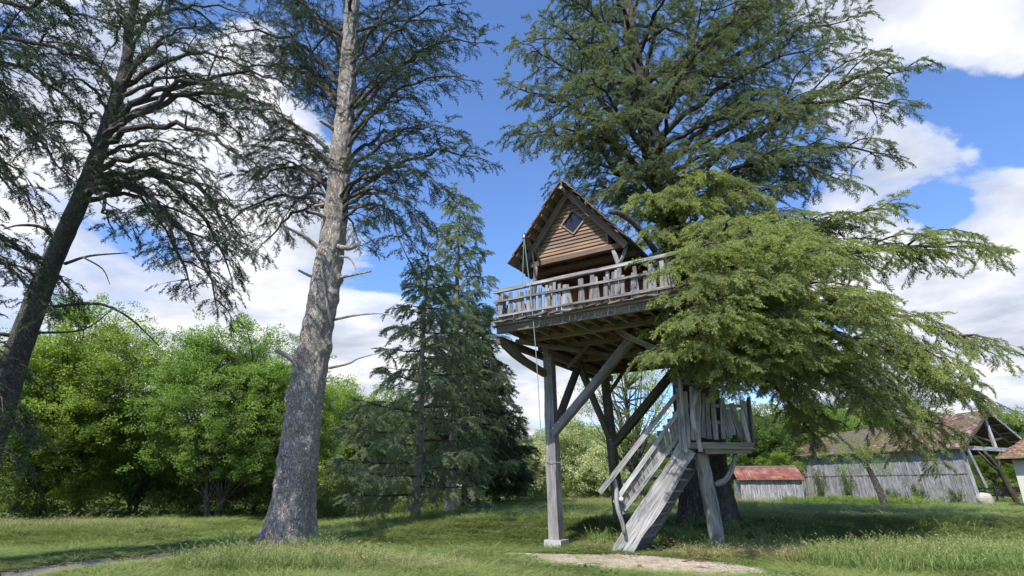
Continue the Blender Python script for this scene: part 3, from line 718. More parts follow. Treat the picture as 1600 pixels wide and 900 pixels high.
# ------- the house: loft with a gable over an open porch
HB, HA0, HA1 = 0.50, 0.80, 2.58      # wall plane, left and right end of the gable wall
AX, AZ = 1.69, 7.82                  # wall apex
WB = 6.33                            # bottom of the gable wall
RB0, RB1 = 0.08, 3.7                 # roof front and back
def slopeL(a): return AZ + 0.02 - (AX - a) * 1.27
def slope_at(a): return AZ + 0.06 - abs(a - AX) * 1.25
ch = 0.088; zc = WB; k = 0
knee = 6.86
sq = (1.757, 7.10, 0.275)            # the diamond window: centre and half diagonal
while zc < AZ - .06:
    top = min(zc + ch, AZ)
    def span(z):
        a0 = max(HA0, AX - (AZ - z) / 1.25); a1 = min(HA1, AX + (AZ - z) / 1.25); return a0, a1
    a0, a1 = span(zc); b0, b1 = span(top)
    def board(xa, xb, ya, yb):
        if min(xb - xa, yb - ya) < -0.02 or max(xb - xa, yb - ya) < .02: return
        V = []; o = R.uniform(0, 40); lift = R.uniform(-.004, .004)
        for yy0, yy1 in ((HB - .040 + lift, HB - .006 + lift), (HB + .01, HB + .01)):
            V += [(xa, yy0, zc - .012), (xb, yy0, zc - .012 + R.uniform(-.004, .004)), (yb, yy1, top), (ya, yy1, top)]
        F = [(0, 1, 2, 3), (7, 6, 5, 4), (0, 4, 5, 1), (3, 2, 6, 7), (0, 3, 7, 4), (1, 5, 6, 2)]
        mb = MB(); mb.add(V, F, [(v[0] + o, v[1] + o, v[2] + o) for v in V]); mb.build('siding_board', 'house_wood', TH)
    # leave the diamond opening free
    def dia(z): return max(0.0, sq[2] - abs(z - sq[1]))
    if dia(zc) > .02 or dia(top) > .02:
        board(a0, sq[0] - dia(zc), b0, sq[0] - dia(top)); board(sq[0] + dia(zc), a1, sq[0] + dia(top), b1)
    else: board(a0, a1, b0, b1)
    zc += ch; k += 1
# window
wf = MB()
c = [(sq[0], sq[1] + .30), (sq[0] + .30, sq[1]), (sq[0], sq[1] - .30), (sq[0] - .30, sq[1])]
for i in range(4):
    a, b = c[i], c[(i + 1) % 4]; timber(wf, (a[0], HB - .045, a[1]), (b[0], HB - .045, b[1]), 0.032, 0.035, up=(0, 1, 0), seg=1, jit=.002)
win = wf.build('window', 'house_wood', TH)
mb = MB(); q = .27; V = [(sq[0], HB - .02, sq[1] + q), (sq[0] + q, HB - .02, sq[1]), (sq[0], HB - .02, sq[1] - q), (sq[0] - q, HB - .02, sq[1])]
mb.add(V + [(v[0], HB - .012, v[2]) for v in V], [(3, 2, 1, 0), (4, 5, 6, 7)] + [(i, (i + 1) % 4, (i + 1) % 4 + 4, i + 4) for i in range(4)]); mb.build('pane', 'glass', win)
# small vent above the window
vf = MB(); c = [(1.69, 7.70), (1.80, 7.575), (1.70, 7.46), (1.59, 7.575)]
for i in range(4):
    a, b = c[i], c[(i + 1) % 4]; timber(vf, (a[0], HB - .04, a[1]), (b[0], HB - .04, b[1]), 0.025, 0.03, up=(0, 1, 0), seg=1, jit=.001)
vent = vf.build('vent', 'house_wood', TH)
mb = MB(); V = [(a, HB - .034, z) for a, z in c]; mb.add(V + [(v[0], HB - .03, v[2]) for v in V], [(3, 2, 1, 0), (4, 5, 6, 7)]); mb.build('vent_board', 'dark_wood', vent)
# corner boards
T('corner_board', 'house_wood', (HA0 + .02, HB - .04, WB), (HA0 + .02, HB - .04, 6.83), 0.06, 0.03, up=(0, 1, 0), seg=2, jit=.003)
T('corner_board', 'house_wood', (HA1 - .02, HB - .04, WB), (HA1 - .02, HB - .04, 6.74), 0.06, 0.03, up=(0, 1, 0), seg=2, jit=.003)
# beams of the porch ceiling and porch posts
T('porch_beam', 'roof_wood', (0.62, HB - .03, WB - .075), (2.86, HB - .03, WB - .065), 0.11, 0.11, seg=4)
T('porch_beam', 'roof_wood', (0.55, HB + .35, WB - .15), (3.05, HB + .35, WB - .13), 0.11, 0.10, seg=4)
for b_ in (1.4, 2.3, 3.2): T('porch_beam', 'porch_wood', (0.5, b_, WB - .10), (2.95, b_, WB - .10), 0.09, 0.1, seg=2)
for k in range(8):
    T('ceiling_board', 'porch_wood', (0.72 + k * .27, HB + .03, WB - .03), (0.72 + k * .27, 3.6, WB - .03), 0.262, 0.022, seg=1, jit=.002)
mb = MB()
pts = [(0.70, 0.42, DZ), (0.68, 0.43, DZ + .5), (0.73, 0.44, DZ + 1.0), (0.76, 0.46, WB - .13)]
tube(mb, catmull(pts, 9), [.062, .06, .058, .06, .055, .055, .05, .052, .05], 8, rough=.12); mb.build('porch_post', 'grey_wood', TH, True)
mb = MB()
pts = [(2.72, 0.42, DZ), (2.76, 0.42, DZ + .55), (2.80, 0.45, DZ + .95), (2.68, 0.48, WB - .13)]
tube(mb, catmull(pts, 9), [.062, .06, .06, .058, .057, .055, .055, .055, .05], 8, rough=.12); mb.build('porch_post', 'grey_wood', TH, True)
mb = MB(); tube(mb, [(2.77, .44, DZ + 1.0), (2.9, .45, DZ + 1.2), (3.0, .46, WB - .1)], [.045, .04, .035], 7); mb.build('porch_post', 'grey_wood', TH, True)
for b_ in (3.55,):
    for a_ in (0.75, 2.75): T('porch_post', 'dark_wood', (a_, b_, DZ), (a_, b_, WB), 0.12, 0.12, up=(0, 1, 0))
# back wall of the porch with reddish boards, and side walls
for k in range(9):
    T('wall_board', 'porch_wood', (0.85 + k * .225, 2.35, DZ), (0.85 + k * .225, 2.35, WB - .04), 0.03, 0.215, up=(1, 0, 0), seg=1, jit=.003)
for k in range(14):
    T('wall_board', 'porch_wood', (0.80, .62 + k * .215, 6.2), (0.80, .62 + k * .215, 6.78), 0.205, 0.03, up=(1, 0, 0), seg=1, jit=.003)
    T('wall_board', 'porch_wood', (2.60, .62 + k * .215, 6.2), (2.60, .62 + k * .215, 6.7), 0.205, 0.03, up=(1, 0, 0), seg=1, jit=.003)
mb = MB()
V = [(HA0, 3.6, DZ), (HA1, 3.6, DZ), (HA1, 3.6, 6.75), (AX, 3.6, AZ), (HA0, 3.6, 6.80)]; V += [(v[0], 3.63, v[2]) for v in V]
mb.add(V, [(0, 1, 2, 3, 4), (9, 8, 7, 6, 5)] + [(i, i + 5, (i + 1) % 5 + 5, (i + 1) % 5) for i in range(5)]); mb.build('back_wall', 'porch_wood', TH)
# ceiling lamp (oval bulkhead)
lm = bpy.data.objects.new('ceiling_lamp', MB().mesh('ceiling_lamp', 'metal')); 
def disc(name, mat, parent, c, rx, ry, z0, z1, n=16):
    mb = MB(); V = []
    for z, k in ((z0, 1), (z1, .8), (z1 - .01, .01)):
        V += [(c[0] + rx * k * math.cos(6.2832 * i / n), c[1] + ry * k * math.sin(6.2832 * i / n), z) for i in range(n)]
    F = [(j * n + i, j * n + (i + 1) % n, (j + 1) * n + (i + 1) % n, (j + 1) * n + i) for j in range(2) for i in range(n)]
    mb.add(V, F); return mb.build(name, mat, parent, True)
lp = disc('ceiling_lamp', 'lampglass', TH, (1.72, 1.0), .14, .10, WB - .042, WB - .13)
# roof: rafters, barge boards, battens and courses of shingles
def roofpt(side, s, b, lift=0.0):
    """s metres down the slope from the ridge on side -1 / +1"""
    sl = math.atan(1.28 if side < 0 else 1.24); ca, sa = math.cos(sl), math.sin(sl)
    x = AX + side * (s * ca) + side * lift * sa; z = AZ + .15 - s * sa + lift * ca
    return Vector((x, b, z))
SL = {-1: 2.20, 1: 2.22}
for side in (-1, 1):
    Ls = SL[side]
    for b_ in (RB0 + .34, 1.2, 2.0, 2.8, RB1 - .06):
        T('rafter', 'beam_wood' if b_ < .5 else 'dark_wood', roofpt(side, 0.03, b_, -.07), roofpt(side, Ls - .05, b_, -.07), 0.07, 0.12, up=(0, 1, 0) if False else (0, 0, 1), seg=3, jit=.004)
    for k in range(8):
        s_ = 0.12 + k * (Ls - .1) / 8
        T('batten', 'roof_wood', roofpt(side, s_, RB0 - .02, 0.005), roofpt(side, s_, RB1, 0.005), 0.10, 0.03, up=tuple((roofpt(side, 0, 0, 1) - roofpt(side, 0, 0)).normalized()), seg=2, jit=.004)
    nu = (roofpt(side, 0, 0, 1) - roofpt(side, 0, 0)).normalized()
    rows = 10
    for rI in range(rows):
        s0 = rI * Ls / rows; s1 = s0 + Ls / rows * 1.35; b_ = RB0 - .06 - R.uniform(0, .05)
        while b_ < RB1 + .05:
            wd = R.uniform(.22, .36)
            T('shingle', 'roof_wood', roofpt(side, s0, b_ + wd / 2, .034 + .004), roofpt(side, s1 + R.uniform(-.03, .03), b_ + wd / 2, .075), wd - .012, .02, up=tuple(nu), seg=1, jit=.005)
            b_ += wd
T('ridge_board', 'dark_wood', (AX, RB0 - .05, AZ + .12), (AX, RB1, AZ + .12), .05, .14, seg=2)
T('barge_board', 'roof_wood', roofpt(-1, 0.05, RB0 + .27, -.09), roofpt(-1, SL[-1] - .0, RB0 + .27, -.09), .03, .15, seg=4, jit=.005)
T('barge_board', 'roof_wood', roofpt(1, 0.05, RB0 + .2, -.09), roofpt(1, SL[1] + .05, RB0 + .2, -.09), .03, .15, seg=4, jit=.005)
mb = MB(); tube(mb, [(AX + .02, RB0 - .12, AZ - .03), (AX + .02, RB0 + .1, AZ - .03)], [.035, .035], 8); mb.build('ridge_pole', 'stair_wood', TH)
# pulley arm and stays
T('pulley_arm', 'dark_wood', (0.90, -0.36, 6.70), (0.88, 0.44, 6.28), .05, .06, seg=3)
T('pulley_arm', 'grey_wood', (0.89, 0.06, 6.47), (0.76, 0.42, 5.9), .035, .035, seg=2)
mb = MB(); tube(mb, [(0.91, -.35, 6.67), (0.91, -.35, 6.60)], [.03, .03], 8); mb.build('pulley', 'metal', TH)
# bent stub of a branch kept as a ridge support at the right of the roof
mb = MB(); tube(mb, catmull([(2.02, 2.1, 8.02), (2.25, 2.4, 8.0), (2.5, 2.9, 7.75), (2.75, 3.4, 7.2)], 10), np.linspace(.065, .09, 10), 9, rough=.1)
sb = mb.build('bent_branch_post', 'dark_bark', TH, True)
# the rope
def th(a, b, z): return THM @ Vector((a, b, z))
bpy.context.view_layer.update()
THM = Matrix.LocRotScale(TH.location, TH.rotation_euler, None)
mb = MB()
A_ = Vector(th(.91, -.35, 6.60)); B_ = Vector(at(845, 684, 12.1)); C_ = Vector(th(.74, -.16, 5.48))
pts = [A_ + (B_ - A_) * t + Vector((0.05 * math.sin(t * 3.1), 0, 0)) for t in np.linspace(0, 1, 16)]
tube(mb, pts, [.009] * 16, 5); tube(mb, [A_ + (C_ - A_) * t for t in np.linspace(0, 1, 4)], [.009] * 4, 5)
tag(mb.build('hanging_rope', 'rope', None), 'thin green rope hanging from the pulley arm past the deck corner', 'rope')

# ------------------------------------------------------------------ stairs and landing
ST = empty('staircase', (2.2, 12.9, 0)); tag(ST, 'steep weathered timber staircase with plank balusters and a railed landing at the big cedar', 'staircase')
O_ = Vector((2.2, 12.9, 0))
def Q(name, mat, p, q, w, h, **k): return tim(name, mat, ST, Vector(p) - O_, Vector(q) - O_, w, h, **k)
s0 = Vector((2.22, 12.95, -0.05)); s1 = Vector((3.74, 12.58, 2.10)); sd = (s1 - s0); hd = Vector((sd.x, sd.y, 0)).normalized(); back = Vector((-hd.y, hd.x, 0))
def wavy_plank(name, mat, p, q, wid, th_, nrm, seed, n=14):
    rr = random.Random(seed); p, q = Vector(p) - O_, Vector(q) - O_; d = (q - p).normalized(); u = Vector(nrm).cross(d).normalized()
    V = []; G = []; F = []
    for i in range(n + 1):
        t = i / n; c = p + (q - p) * t
        w1 = wid / 2 * (1 + .10 * math.sin(t * 9 + seed) + rr.uniform(-.04, .04)); w2 = wid / 2 * (1 + .10 * math.sin(t * 7 + 2 * seed) + rr.uniform(-.05, .05))
        for a, b in ((-w1, -1), (w2, -1), (w2, 1), (-w1, 1)):
            V.append(c + u * a + Vector(nrm) * b * th_ / 2); G.append((t * 2.6 + seed, a + seed, b * th_ / 2))
    for i in range(n):
        for j in range(4):
            a = i * 4 + j; b = i * 4 + (j + 1) % 4; F.append((a, b, b + 4, a + 4))
    F.append((3, 2, 1, 0)); F.append(tuple(n * 4 + j for j in range(4)))
    mb = MB(); mb.add(V, F, G); return mb.build(name, mat, ST)
wavy_plank('stringer', 'stair_wood', s0, s1, 0.40, 0.075, tuple(-back), 3)
wavy_plank('stringer', 'grey_wood', s0 + back * .80 + Vector((.32, 0, 0)), s1 + back * .80 + Vector((.32, 0, 0)), 0.30, 0.06, tuple(-back), 5)
for k in range(9):
    t = (k + .75) / 9.5; c = s0 + sd * t + Vector((.06, 0, -.02)); a = c + back * .04; b = c + back * .80 + Vector((.32, 0, 0))
    Q('tread', 'grey_wood', a, b, 0.24, 0.045, seg=2, jit=.005)
# handrails and slatted balustrade on the near stringer
up = Vector((0, 0, 1)); f_ = -back * .06
Q('handrail', 'stair_wood', at(937, 770, 12.75), at(1056, 618, 12.5), 0.07, 0.10, seg=5, jit=.006)
r0, r1 = Vector(at(960, 786, 12.9)), Vector(at(1062, 640, 12.55)); l0, l1 = Vector(at(976, 797, 12.9)), Vector(at(1066, 674, 12.55))
Q('rail', 'stair_wood', r0, r1, 0.05, 0.09, seg=5, jit=.006); Q('rail', 'stair_wood', l0, l1, 0.05, 0.075, seg=5, jit=.006)
rr = random.Random(5)
for k in range(13):
    t = (k + .6) / 13.2; a = l0 + (l1 - l0) * t + back * .05; b = r0 + (r1 - r0) * t + back * .05
    a = a - up * rr.uniform(.10, .16) - hd * rr.uniform(.0, .07); b = b + up * rr.uniform(.02, .12) - hd * .04
    Q('baluster', 'grey_wood', a, b, 0.025, rr.uniform(.09, .14), up=tuple(hd), seg=2, jit=.006)
mb = MB()
pts = [at(959, 742, 12.85), at(963, 765, 12.83), at(964, 790, 12.8), at(972, 815, 12.8), at(976, 835, 12.8)]
tube(mb, [Vector(p) - O_ for p in catmull(pts, 10)], [.035, .04, .045, .05, .05, .05, .048, .045, .045, .04], 8, rough=.12); mb.build('newel_pole', 'stair_wood', ST, True)
mb = MB(); c0 = Vector(at(971, 780, 12.8)) - O_; V = []; 
tube(mb, [c0 + Vector((0, 0, -.05)), c0 + Vector((0, 0, -.03)), c0, c0 + Vector((0, 0, .035)), c0 + Vector((0, 0, .05))], [.02, .045, .055, .04, .01], 8); mb.build('stone_knob', 'stone', ST, True)
# landing platform: near edge from left to right, reaching back to the trunk
LZ = 2.22
c00, c10 = Vector((3.78, 12.58, LZ)), Vector((5.22, 12.85, LZ)); c01, c11 = Vector((3.98, 15.7, LZ)), Vector((6.2, 15.5, LZ))
ld_ = (c10 - c00).normalized(); lb = Vector((-ld_.y, ld_.x, 0))
Q('landing_beam', 'beam_wood', c00 - up * .085, c10 - up * .085 + ld_ * .03, 0.10, 0.10, seg=4, jit=.008)
Q('landing_beam', 'house_wood', c00 - up * .19 + ld_ * .35 + lb * .03, c10 - up * .18 + lb * .03 - ld_ * .02, 0.10, 0.09, seg=4, jit=.01)
Q('landing_beam', 'dark_wood', c10 - up * .12, c11 - up * .12, 0.10, 0.14, seg=4)
Q('landing_beam', 'dark_wood', c00 - up * .12 + ld_ * .1, c01 - up * .12, 0.10, 0.14, seg=4)
for k in range(12):
    f = k / 12 + .03; a = c00 + (c01 - c00) * f; b = c10 + (c11 - c10) * f
    Q('landing_board', 'grey_wood', a - up * .016, b - up * .016 + ld_ * R.uniform(0, .06), 0.235, .034, seg=2, jit=.004)
# landing rails and splayed slats
for hgt, ext in ((.42, 0), (.78, .05)):
    Q('rail', 'grey_wood', c00 + up * hgt + lb * .04, c10 + up * (hgt + .02) + lb * .04, .045, .07, seg=4)
    Q('rail', 'dark_wood', c10 + up * hgt, c11 + up * hgt, .045, .07, seg=4)
Q('top_rail', 'grey_wood', c00 + up * 1.28 - ld_ * .25, c10 + up * 1.15 + ld_ * .1, .06, .05, seg=5)
sl = [(1058, 606, 1066, 704, .09), (1070, 612, 1076, 700, .09), (1080, 604, 1084, 688, .09), (1090, 610, 1091, 684, .10), (1098, 614, 1099, 684, .09), (1104, 622, 1108, 686, .09), (1113, 620, 1119, 687, .11), (1128, 622, 1130, 686, .08), (1126, 622, 1140, 685, .11), (1136, 640, 1146, 680, .1), (1142, 630, 1158, 684, .13), (1160, 626, 1168, 688, .12)]
for k, (x0, y0, x1, y1, w_) in enumerate(sl):
    Yk = 12.5 + (x1 - 1060) * .0028
    Q('baluster', 'stair_wood' if k < 4 else 'grey_wood', at(x1, y1, Yk), at(x0, y0, Yk + .03), .035, w_, up=(1, 0, 0), seg=3, jit=.01)
for k in range(11):
    f = (k + .5) / 11; a = c10 + (c11 - c10) * f; Q('baluster', 'grey_wood', a + ld_ * .05, a + ld_ * .10 + up * 1.02, .03, .11, up=tuple(lb), seg=2, jit=.008)
for pts, nm in (([at(1062, 590, 12.45), at(1066, 640, 12.45), at(1069, 680, 12.43), at(1072, 708, 12.4)], 'newel_pole'), ([at(1088, 612, 12.45), at(1082, 650, 12.4), at(1090, 680, 12.4), at(1095, 706, 12.4)], 'newel_pole'),
                ([at(1158, 640, 12.7), at(1164, 668, 12.65), at(1171, 692, 12.62)], 'newel_pole')):
    mb = MB(); tube(mb, [Vector(p) - O_ for p in catmull(pts, 9)], [.055, .05, .055, .06, .055, .05, .055, .05, .05], 8, rough=.2); mb.build(nm, 'stair_wood', ST, True)
# leaning support post and its curved knee
mb = MB(); pts = [Vector(at(1123, 858, 13.55)), Vector(at(1113, 800, 13.3)), Vector(at(1103, 750, 13.1)), Vector(at(1094, 706, 12.95))]
tube(mb, [Vector(p) - O_ for p in catmull([p - Vector((0, 0, .05)) if i == 0 else p for i, p in enumerate(pts)], 12)], np.linspace(.175, .15, 12), 9, rough=.07); mb.build('support_post', 'stair_wood', ST, True)
mb = MB(); pts = [at(1117, 757, 13.1), at(1133, 750, 13.05), at(1144, 732, 13.0), at(1149, 708, 12.98)]
tube(mb, [Vector(p) - O_ for p in catmull(pts, 10)], [.04, .065, .065, .06, .055, .055, .05, .05, .05, .05], 8, rough=.06); mb.build('knee_brace', 'stair_wood', ST, True)
Q('footing', 'concrete', Vector(at(1123, 858, 13.55)) - up * .2, Vector(at(1123, 858, 13.55)) + up * .015, .46, .46, up=(0, 1, 0), seg=1, jit=.01)

# ------------------------------------------------------------------ conifers
class Crown:
    def __init__(s): s.p = []; s.d = []; s.u = []; s.sc = []; s.tw = MB()
    def add(s, p, d, u, sc): s.p.append(p); s.d.append(d); s.u.append(u); s.sc.append(sc)
    def build(s, kitn, parent, org):
        if not s.p: return
        P = np.array(s.p) - np.array(org); e = euler_from(np.array(s.d), np.array(s.u))
        scatter('crown', kitn, P, e, np.array(s.sc), parent)
        s.tw.v = [(v[0] - org[0], v[1] - org[1], v[2] - org[2]) for v in s.tw.v]
        if s.tw.v: o = s.tw.build('twigs', 'twig', parent); o['kind'] = 'stuff'

def fan(cr, P, sec, start, step, droop, dens, scale, hang, twist=0.0, tubes=True):
    """side twigs with needle sprays along both sides of an axis"""
    N = len(P); seg = np.linalg.norm(np.diff(P, axis=0), axis=1); L = np.concatenate([[0], np.cumsum(seg)]); tot = L[-1]
    s = start * tot + R.uniform(0, step); side = R.choice((-1, 1))
    while s < tot:
        t = s / tot; i = max(min(int(np.searchsorted(L, s)) - 1, N - 2), 0); u = (s - L[i]) / max(seg[i], 1e-6)
        c = P[i] + (P[i + 1] - P[i]) * u; d = P[i + 1] - P[i]; d = d / np.linalg.norm(d)
        sd_ = np.cross(d, (0, 0, 1.0)); sd_ = sd_ / max(np.linalg.norm(sd_), 1e-4); side = -side
        v = sd_ * side + d * R.uniform(.5, 1.0) + np.array([0, 0, R.uniform(-.22, .22) + twist]); v /= np.linalg.norm(v)
        ln = max(sec * R.uniform(.6, 1.15) * (1.05 - .6 * t), .2); m = max(2, int(ln / dens)); q = []
        for j in range(m + 1):
            w = j / m; q.append(c + v * ln * w + np.array([0, 0, -droop * ln * w * w]))
        if tubes: tube(cr.tw, [Vector(x) for x in (q[0], q[len(q) // 2], q[-1])], [.011, .007, .003], 3, cap=False)
        ss = np.cross(v, (0, 0, 1.0)); ss /= max(np.linalg.norm(ss), 1e-4)
        for j in range(1, m + 1):
            sg = 1 if (j % 2) else -1
            dd = v * R.uniform(.5, 1.0) + ss * sg * R.uniform(.3, .95) + np.array([0, 0, -hang * R.uniform(.0, 1.9) + .08])
            if j == m: dd = v + np.array([0, 0, -hang * .5])
            cr.add(q[j], dd, (R.gauss(0, .25), R.gauss(0, .25), 1.0), scale * R.uniform(.65, 1.15))
        s += step * R.uniform(.7, 1.3)
    d = P[-1] - P[-2]; d = d / np.linalg.norm(d)
    for k in range(2): cr.add(P[-1] - d * .15 * k, d + np.array([R.uniform(-.4, .4), R.uniform(-.4, .4), -.1 * k]), (0, 0, 1), scale * R.uniform(.7, 1))

def limb(cr, pts, r0, sec=1.4, start=0.25, step=0.30, droop=0.25, dens=0.20, scale=1.0, twist=0.0, parent=None, org=(0, 0, 0), mat='cedar_bark', n=None, endr=0.010, hang=0.35, tubes=True, sub=0.0, substep=.75, subdrop=.18, tipdrop=0.0):
    """main limb; with sub > 0 it forks into side limbs (fraction sub of what is left of it) that carry the twigs"""
    P = catmull(pts, n or 14)
    if tipdrop:
        tt = np.linspace(0, 1, len(P)); P[:, 2] -= tipdrop * np.clip(tt - .6, 0, 1) ** 2 * 6
    N = len(P)
    # crooked growth
    for i in range(1, N - 1):
        P[i] += np.array([R.gauss(0, 1), R.gauss(0, 1), R.gauss(0, .8)]) * .012 * np.linalg.norm(P[-1] - P[0])
    seg = np.linalg.norm(np.diff(P, axis=0), axis=1); L = np.concatenate([[0], np.cumsum(seg)]); tot = L[-1]
    rad = [r0 * (1 - (l / tot)) ** 0.9 + endr for l in L]
    if tubes:
        mb = MB(); tube(mb, [Vector(p) - Vector(org) for p in P], rad, 7, rough=.1, seed=R.random() * 9); mb.build('branch', mat, parent, True)
    if not sub:
        fan(cr, P, sec, start, step, droop, dens, scale, hang, twist, tubes); return
    fan(cr, P, sec * .5, start + .1, step * 1.1, droop, dens, scale, hang, twist, False)
    s = start * tot; side = R.choice((-1, 1))
    while s < tot * .97:
        t = s / tot; i = max(min(int(np.searchsorted(L, s)) - 1, N - 2), 0); u = (s - L[i]) / max(seg[i], 1e-6)
        c = P[i] + (P[i + 1] - P[i]) * u; d = P[i + 1] - P[i]; d = d / np.linalg.norm(d)
        sd_ = np.cross(d, (0, 0, 1.0)); sd_ = sd_ / max(np.linalg.norm(sd_), 1e-4); side = -side
        ang = R.uniform(.55, 1.05); v = d * math.cos(ang) + sd_ * side * math.sin(ang) + np.array([0, 0, R.uniform(-.06, .22)]); v /= np.linalg.norm(v)
        ln = max(.5, min(sub * (tot - s) + sub * .8, 3.4) * R.uniform(.6, 1.2)); q = []
        for j in range(6):
            w = j / 5; q.append(c + v * ln * w + np.array([R.gauss(0, .03), R.gauss(0, .03), .10 * ln * math.sin(math.pi * w) - subdrop * ln * w * w + R.gauss(0, .02)]) * (1 if j else 0))
        q = np.array(q); tube(cr.tw, [Vector(x) for x in q], [max(.007, r0 * .30 * (1 - w_ / 5.5)) for w_ in range(6)], 4, cap=False)
        fan(cr, q, sec * .62, .12, step, droop, dens, scale, hang, twist)
        s += substep * R.uniform(.7, 1.3)

def arc(p0, p1, rise=0.0, sag=0.0, n=5, wob=.12):
    """limb from p0 to p1: rises first, sags at the end"""
    p0, p1 = np.array(p0, float), np.array(p1, float); out = []
    ln = np.linalg.norm(p1 - p0)
    for k in range(n):
        t = k / (n - 1); c = p0 + (p1 - p0) * t; c[2] += rise * math.sin(math.pi * t) - sag * t * t * (1 - t) * 0
        if 0 < k < n - 1: c = c + np.array([R.uniform(-1, 1), R.uniform(-1, 1), R.uniform(-.5, .5)]) * wob * ln * .12
        out.append(c)
    return out
def trunk_at(C, z):
    C = np.array(C); return np.array([np.interp(z, C[:, 2], C[:, 0]), np.interp(z, C[:, 2], C[:, 1]), z])

# ---- the great cedar
CB = (5.35, 16.9, g1(5.35, 16.9))
CT = [(5.38, 16.9, .2), (5.40, 16.9, 2.2), (5.42, 16.9, 4.2), (5.40, 16.9, 6.3), (5.30, 16.85, 8.3), (5.02, 16.8, 10.8), (4.66, 16.8, 13.6), (4.45, 16.9, 16.9), (4.45, 17, 20), (4.5, 17, 24)]
cedar = empty('cedar_tree', CB); tag(cedar, 'huge spreading cedar carrying the tree house deck, with bright tips on its low branches', 'tree')
trunk_mesh('trunk', 'cedar_bark', cedar, [(a - CB[0], b - CB[1], c - CB[2]) for a, b, c in CT], [.74, .68, .62, .56, .48, .40, .34, .26, .16, .04], 40, 200, .10, (), .28, .03, 2.0)
C1 = Crown(); C2 = Crown()
# (start z, px, py, Y of the tip, rise, secondary length, which crown, r)
low = [(6.6, 1395, 300, 14.8, .2, 1.1, 1), (6.3, 1300, 390, 13.4, .7, 1.3, 1),
       (6.3, 1560, 378, 15.0, .8, 1.4, 1), (6.2, 1450, 385, 16.0, .8, 1.3, 1), 
       (5.1, 1558, 545, 14.2, 1.5, 1.4, 1), (5.2, 1500, 560, 13.4, 1.4, 1.4, 1), 
       (4.4, 1535, 615, 14.5, 1.5, 1.3, 1), (4.3, 1420, 612, 13.6, 1.3, 1.2, 1), (4.2, 1350, 612, 13.4, 1.1, 1.1, 1), (4.4, 1270, 605, 13.6, 1.0, 1.1, 1), (4.3, 1290, 640, 15.5, .9, 1.0, 1),
        (4.3, 1475, 668, 16.5, 1.5, 1.0, 1), (4.2, 1445, 690, 15.0, 1.6, .8, 1), (4.2, 1275, 672, 15.5, 1.0, .8, 1),
       (5.0, 1480, 600, 18.0, 1.2, 1.5, 2), (4.6, 1380, 650, 18.5, 1.2, 1.4, 2), (5.5, 1290, 560, 19.0, .9, 1.3, 2), (4.4, 1230, 600, 17.0, .6, 1.1, 2),
       (8.2, 1060, 300, 13.5, .5, 1.1, 1), (8.8, 1110, 255, 13.4, .3, 1.1, 1), (8.6, 1010, 290, 13.4, .3, .9, 1), (9.4, 1090, 215, 13.6, .3, 1.1, 2), (8.9, 1170, 290, 14.0, .3, 1.1, 1), (8.0, 1230, 330, 13.6, .5, 1.1, 1), (8.7, 1240, 280, 15.0, .4, 1.1, 2), (7.9, 1320, 345, 16, .5, 1.1, 2), (7.2, 1010, 350, 13.4, .3, .8, 1), (7.6, 1180, 340, 13.2, .4, 1.1, 1), (7.5, 1120, 330, 12.8, .3, 1.0, 1), (8.3, 1290, 345, 15.5, .5, 1.2, 2),
       (6.9, 1060, 400, 13.2, .5, 1.0, 1), (6.0, 1110, 440, 13.2, .4, 1.0, 1), (5.2, 1130, 520, 13.2, .5, 1.0, 1)]
for z0, px, py, Y, rise, sec, which in low:
    tip = np.array(at(px, py, Y)); p0 = trunk_at(CT, z0)
    pts = arc(p0, tip, rise); pts[-1][2] -= .0
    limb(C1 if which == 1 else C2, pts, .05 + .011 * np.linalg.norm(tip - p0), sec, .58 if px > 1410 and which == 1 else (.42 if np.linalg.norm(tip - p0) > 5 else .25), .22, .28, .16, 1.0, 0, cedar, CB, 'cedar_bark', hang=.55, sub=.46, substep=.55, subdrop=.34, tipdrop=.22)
for z0, via, px, py, Y, sec in [(4.6, (6.3, 13.2, 4.9), 1022, 545, 10.6, .9), (4.8, (6.2, 12.8, 5.0), 1060, 540, 10.4, .9), (4.4, (6.6, 13.0, 4.6), 1120, 535, 10.5, 1.1), (4.3, (6.9, 13.2, 4.3), 1185, 560, 11.0, 1.1), (5.0, (6.3, 13.0, 5.4), 1085, 500, 10.2, 1.1),
                             (5.9, (6.0, 12.6, 6.3), 1040, 410, 9.9, .9), (5.6, (6.1, 12.4, 5.9), 1070, 450, 9.9, 1.0), (5.3, (6.2, 12.4, 5.5), 1062, 490, 10.0, 1.0), (6.3, (6.1, 12.8, 6.9), 1075, 380, 10.2, 1.0), (4.3, (6.0, 12.9, 4.3), 1100, 575, 11.4, .7), (4.2, (6.9, 13.4, 4.1), 1150, 590, 11.6, .9),
                             (6.2, (6.8, 12.8, 6.6), 1160, 410, 10.6, .9), (5.0, (7.0, 12.8, 5.2), 1200, 520, 11.0, .9)]:
    limb(C1, [trunk_at(CT, z0), via, (np.array(via) + np.array(at(px, py, Y))) / 2 + np.array([0, 0, .25]), at(px, py, Y)], .12, sec, .3, .20, .18, .15, .95, 0, cedar, CB, 'cedar_bark', hang=.4, sub=.36, substep=.5, subdrop=.15, tipdrop=.1)
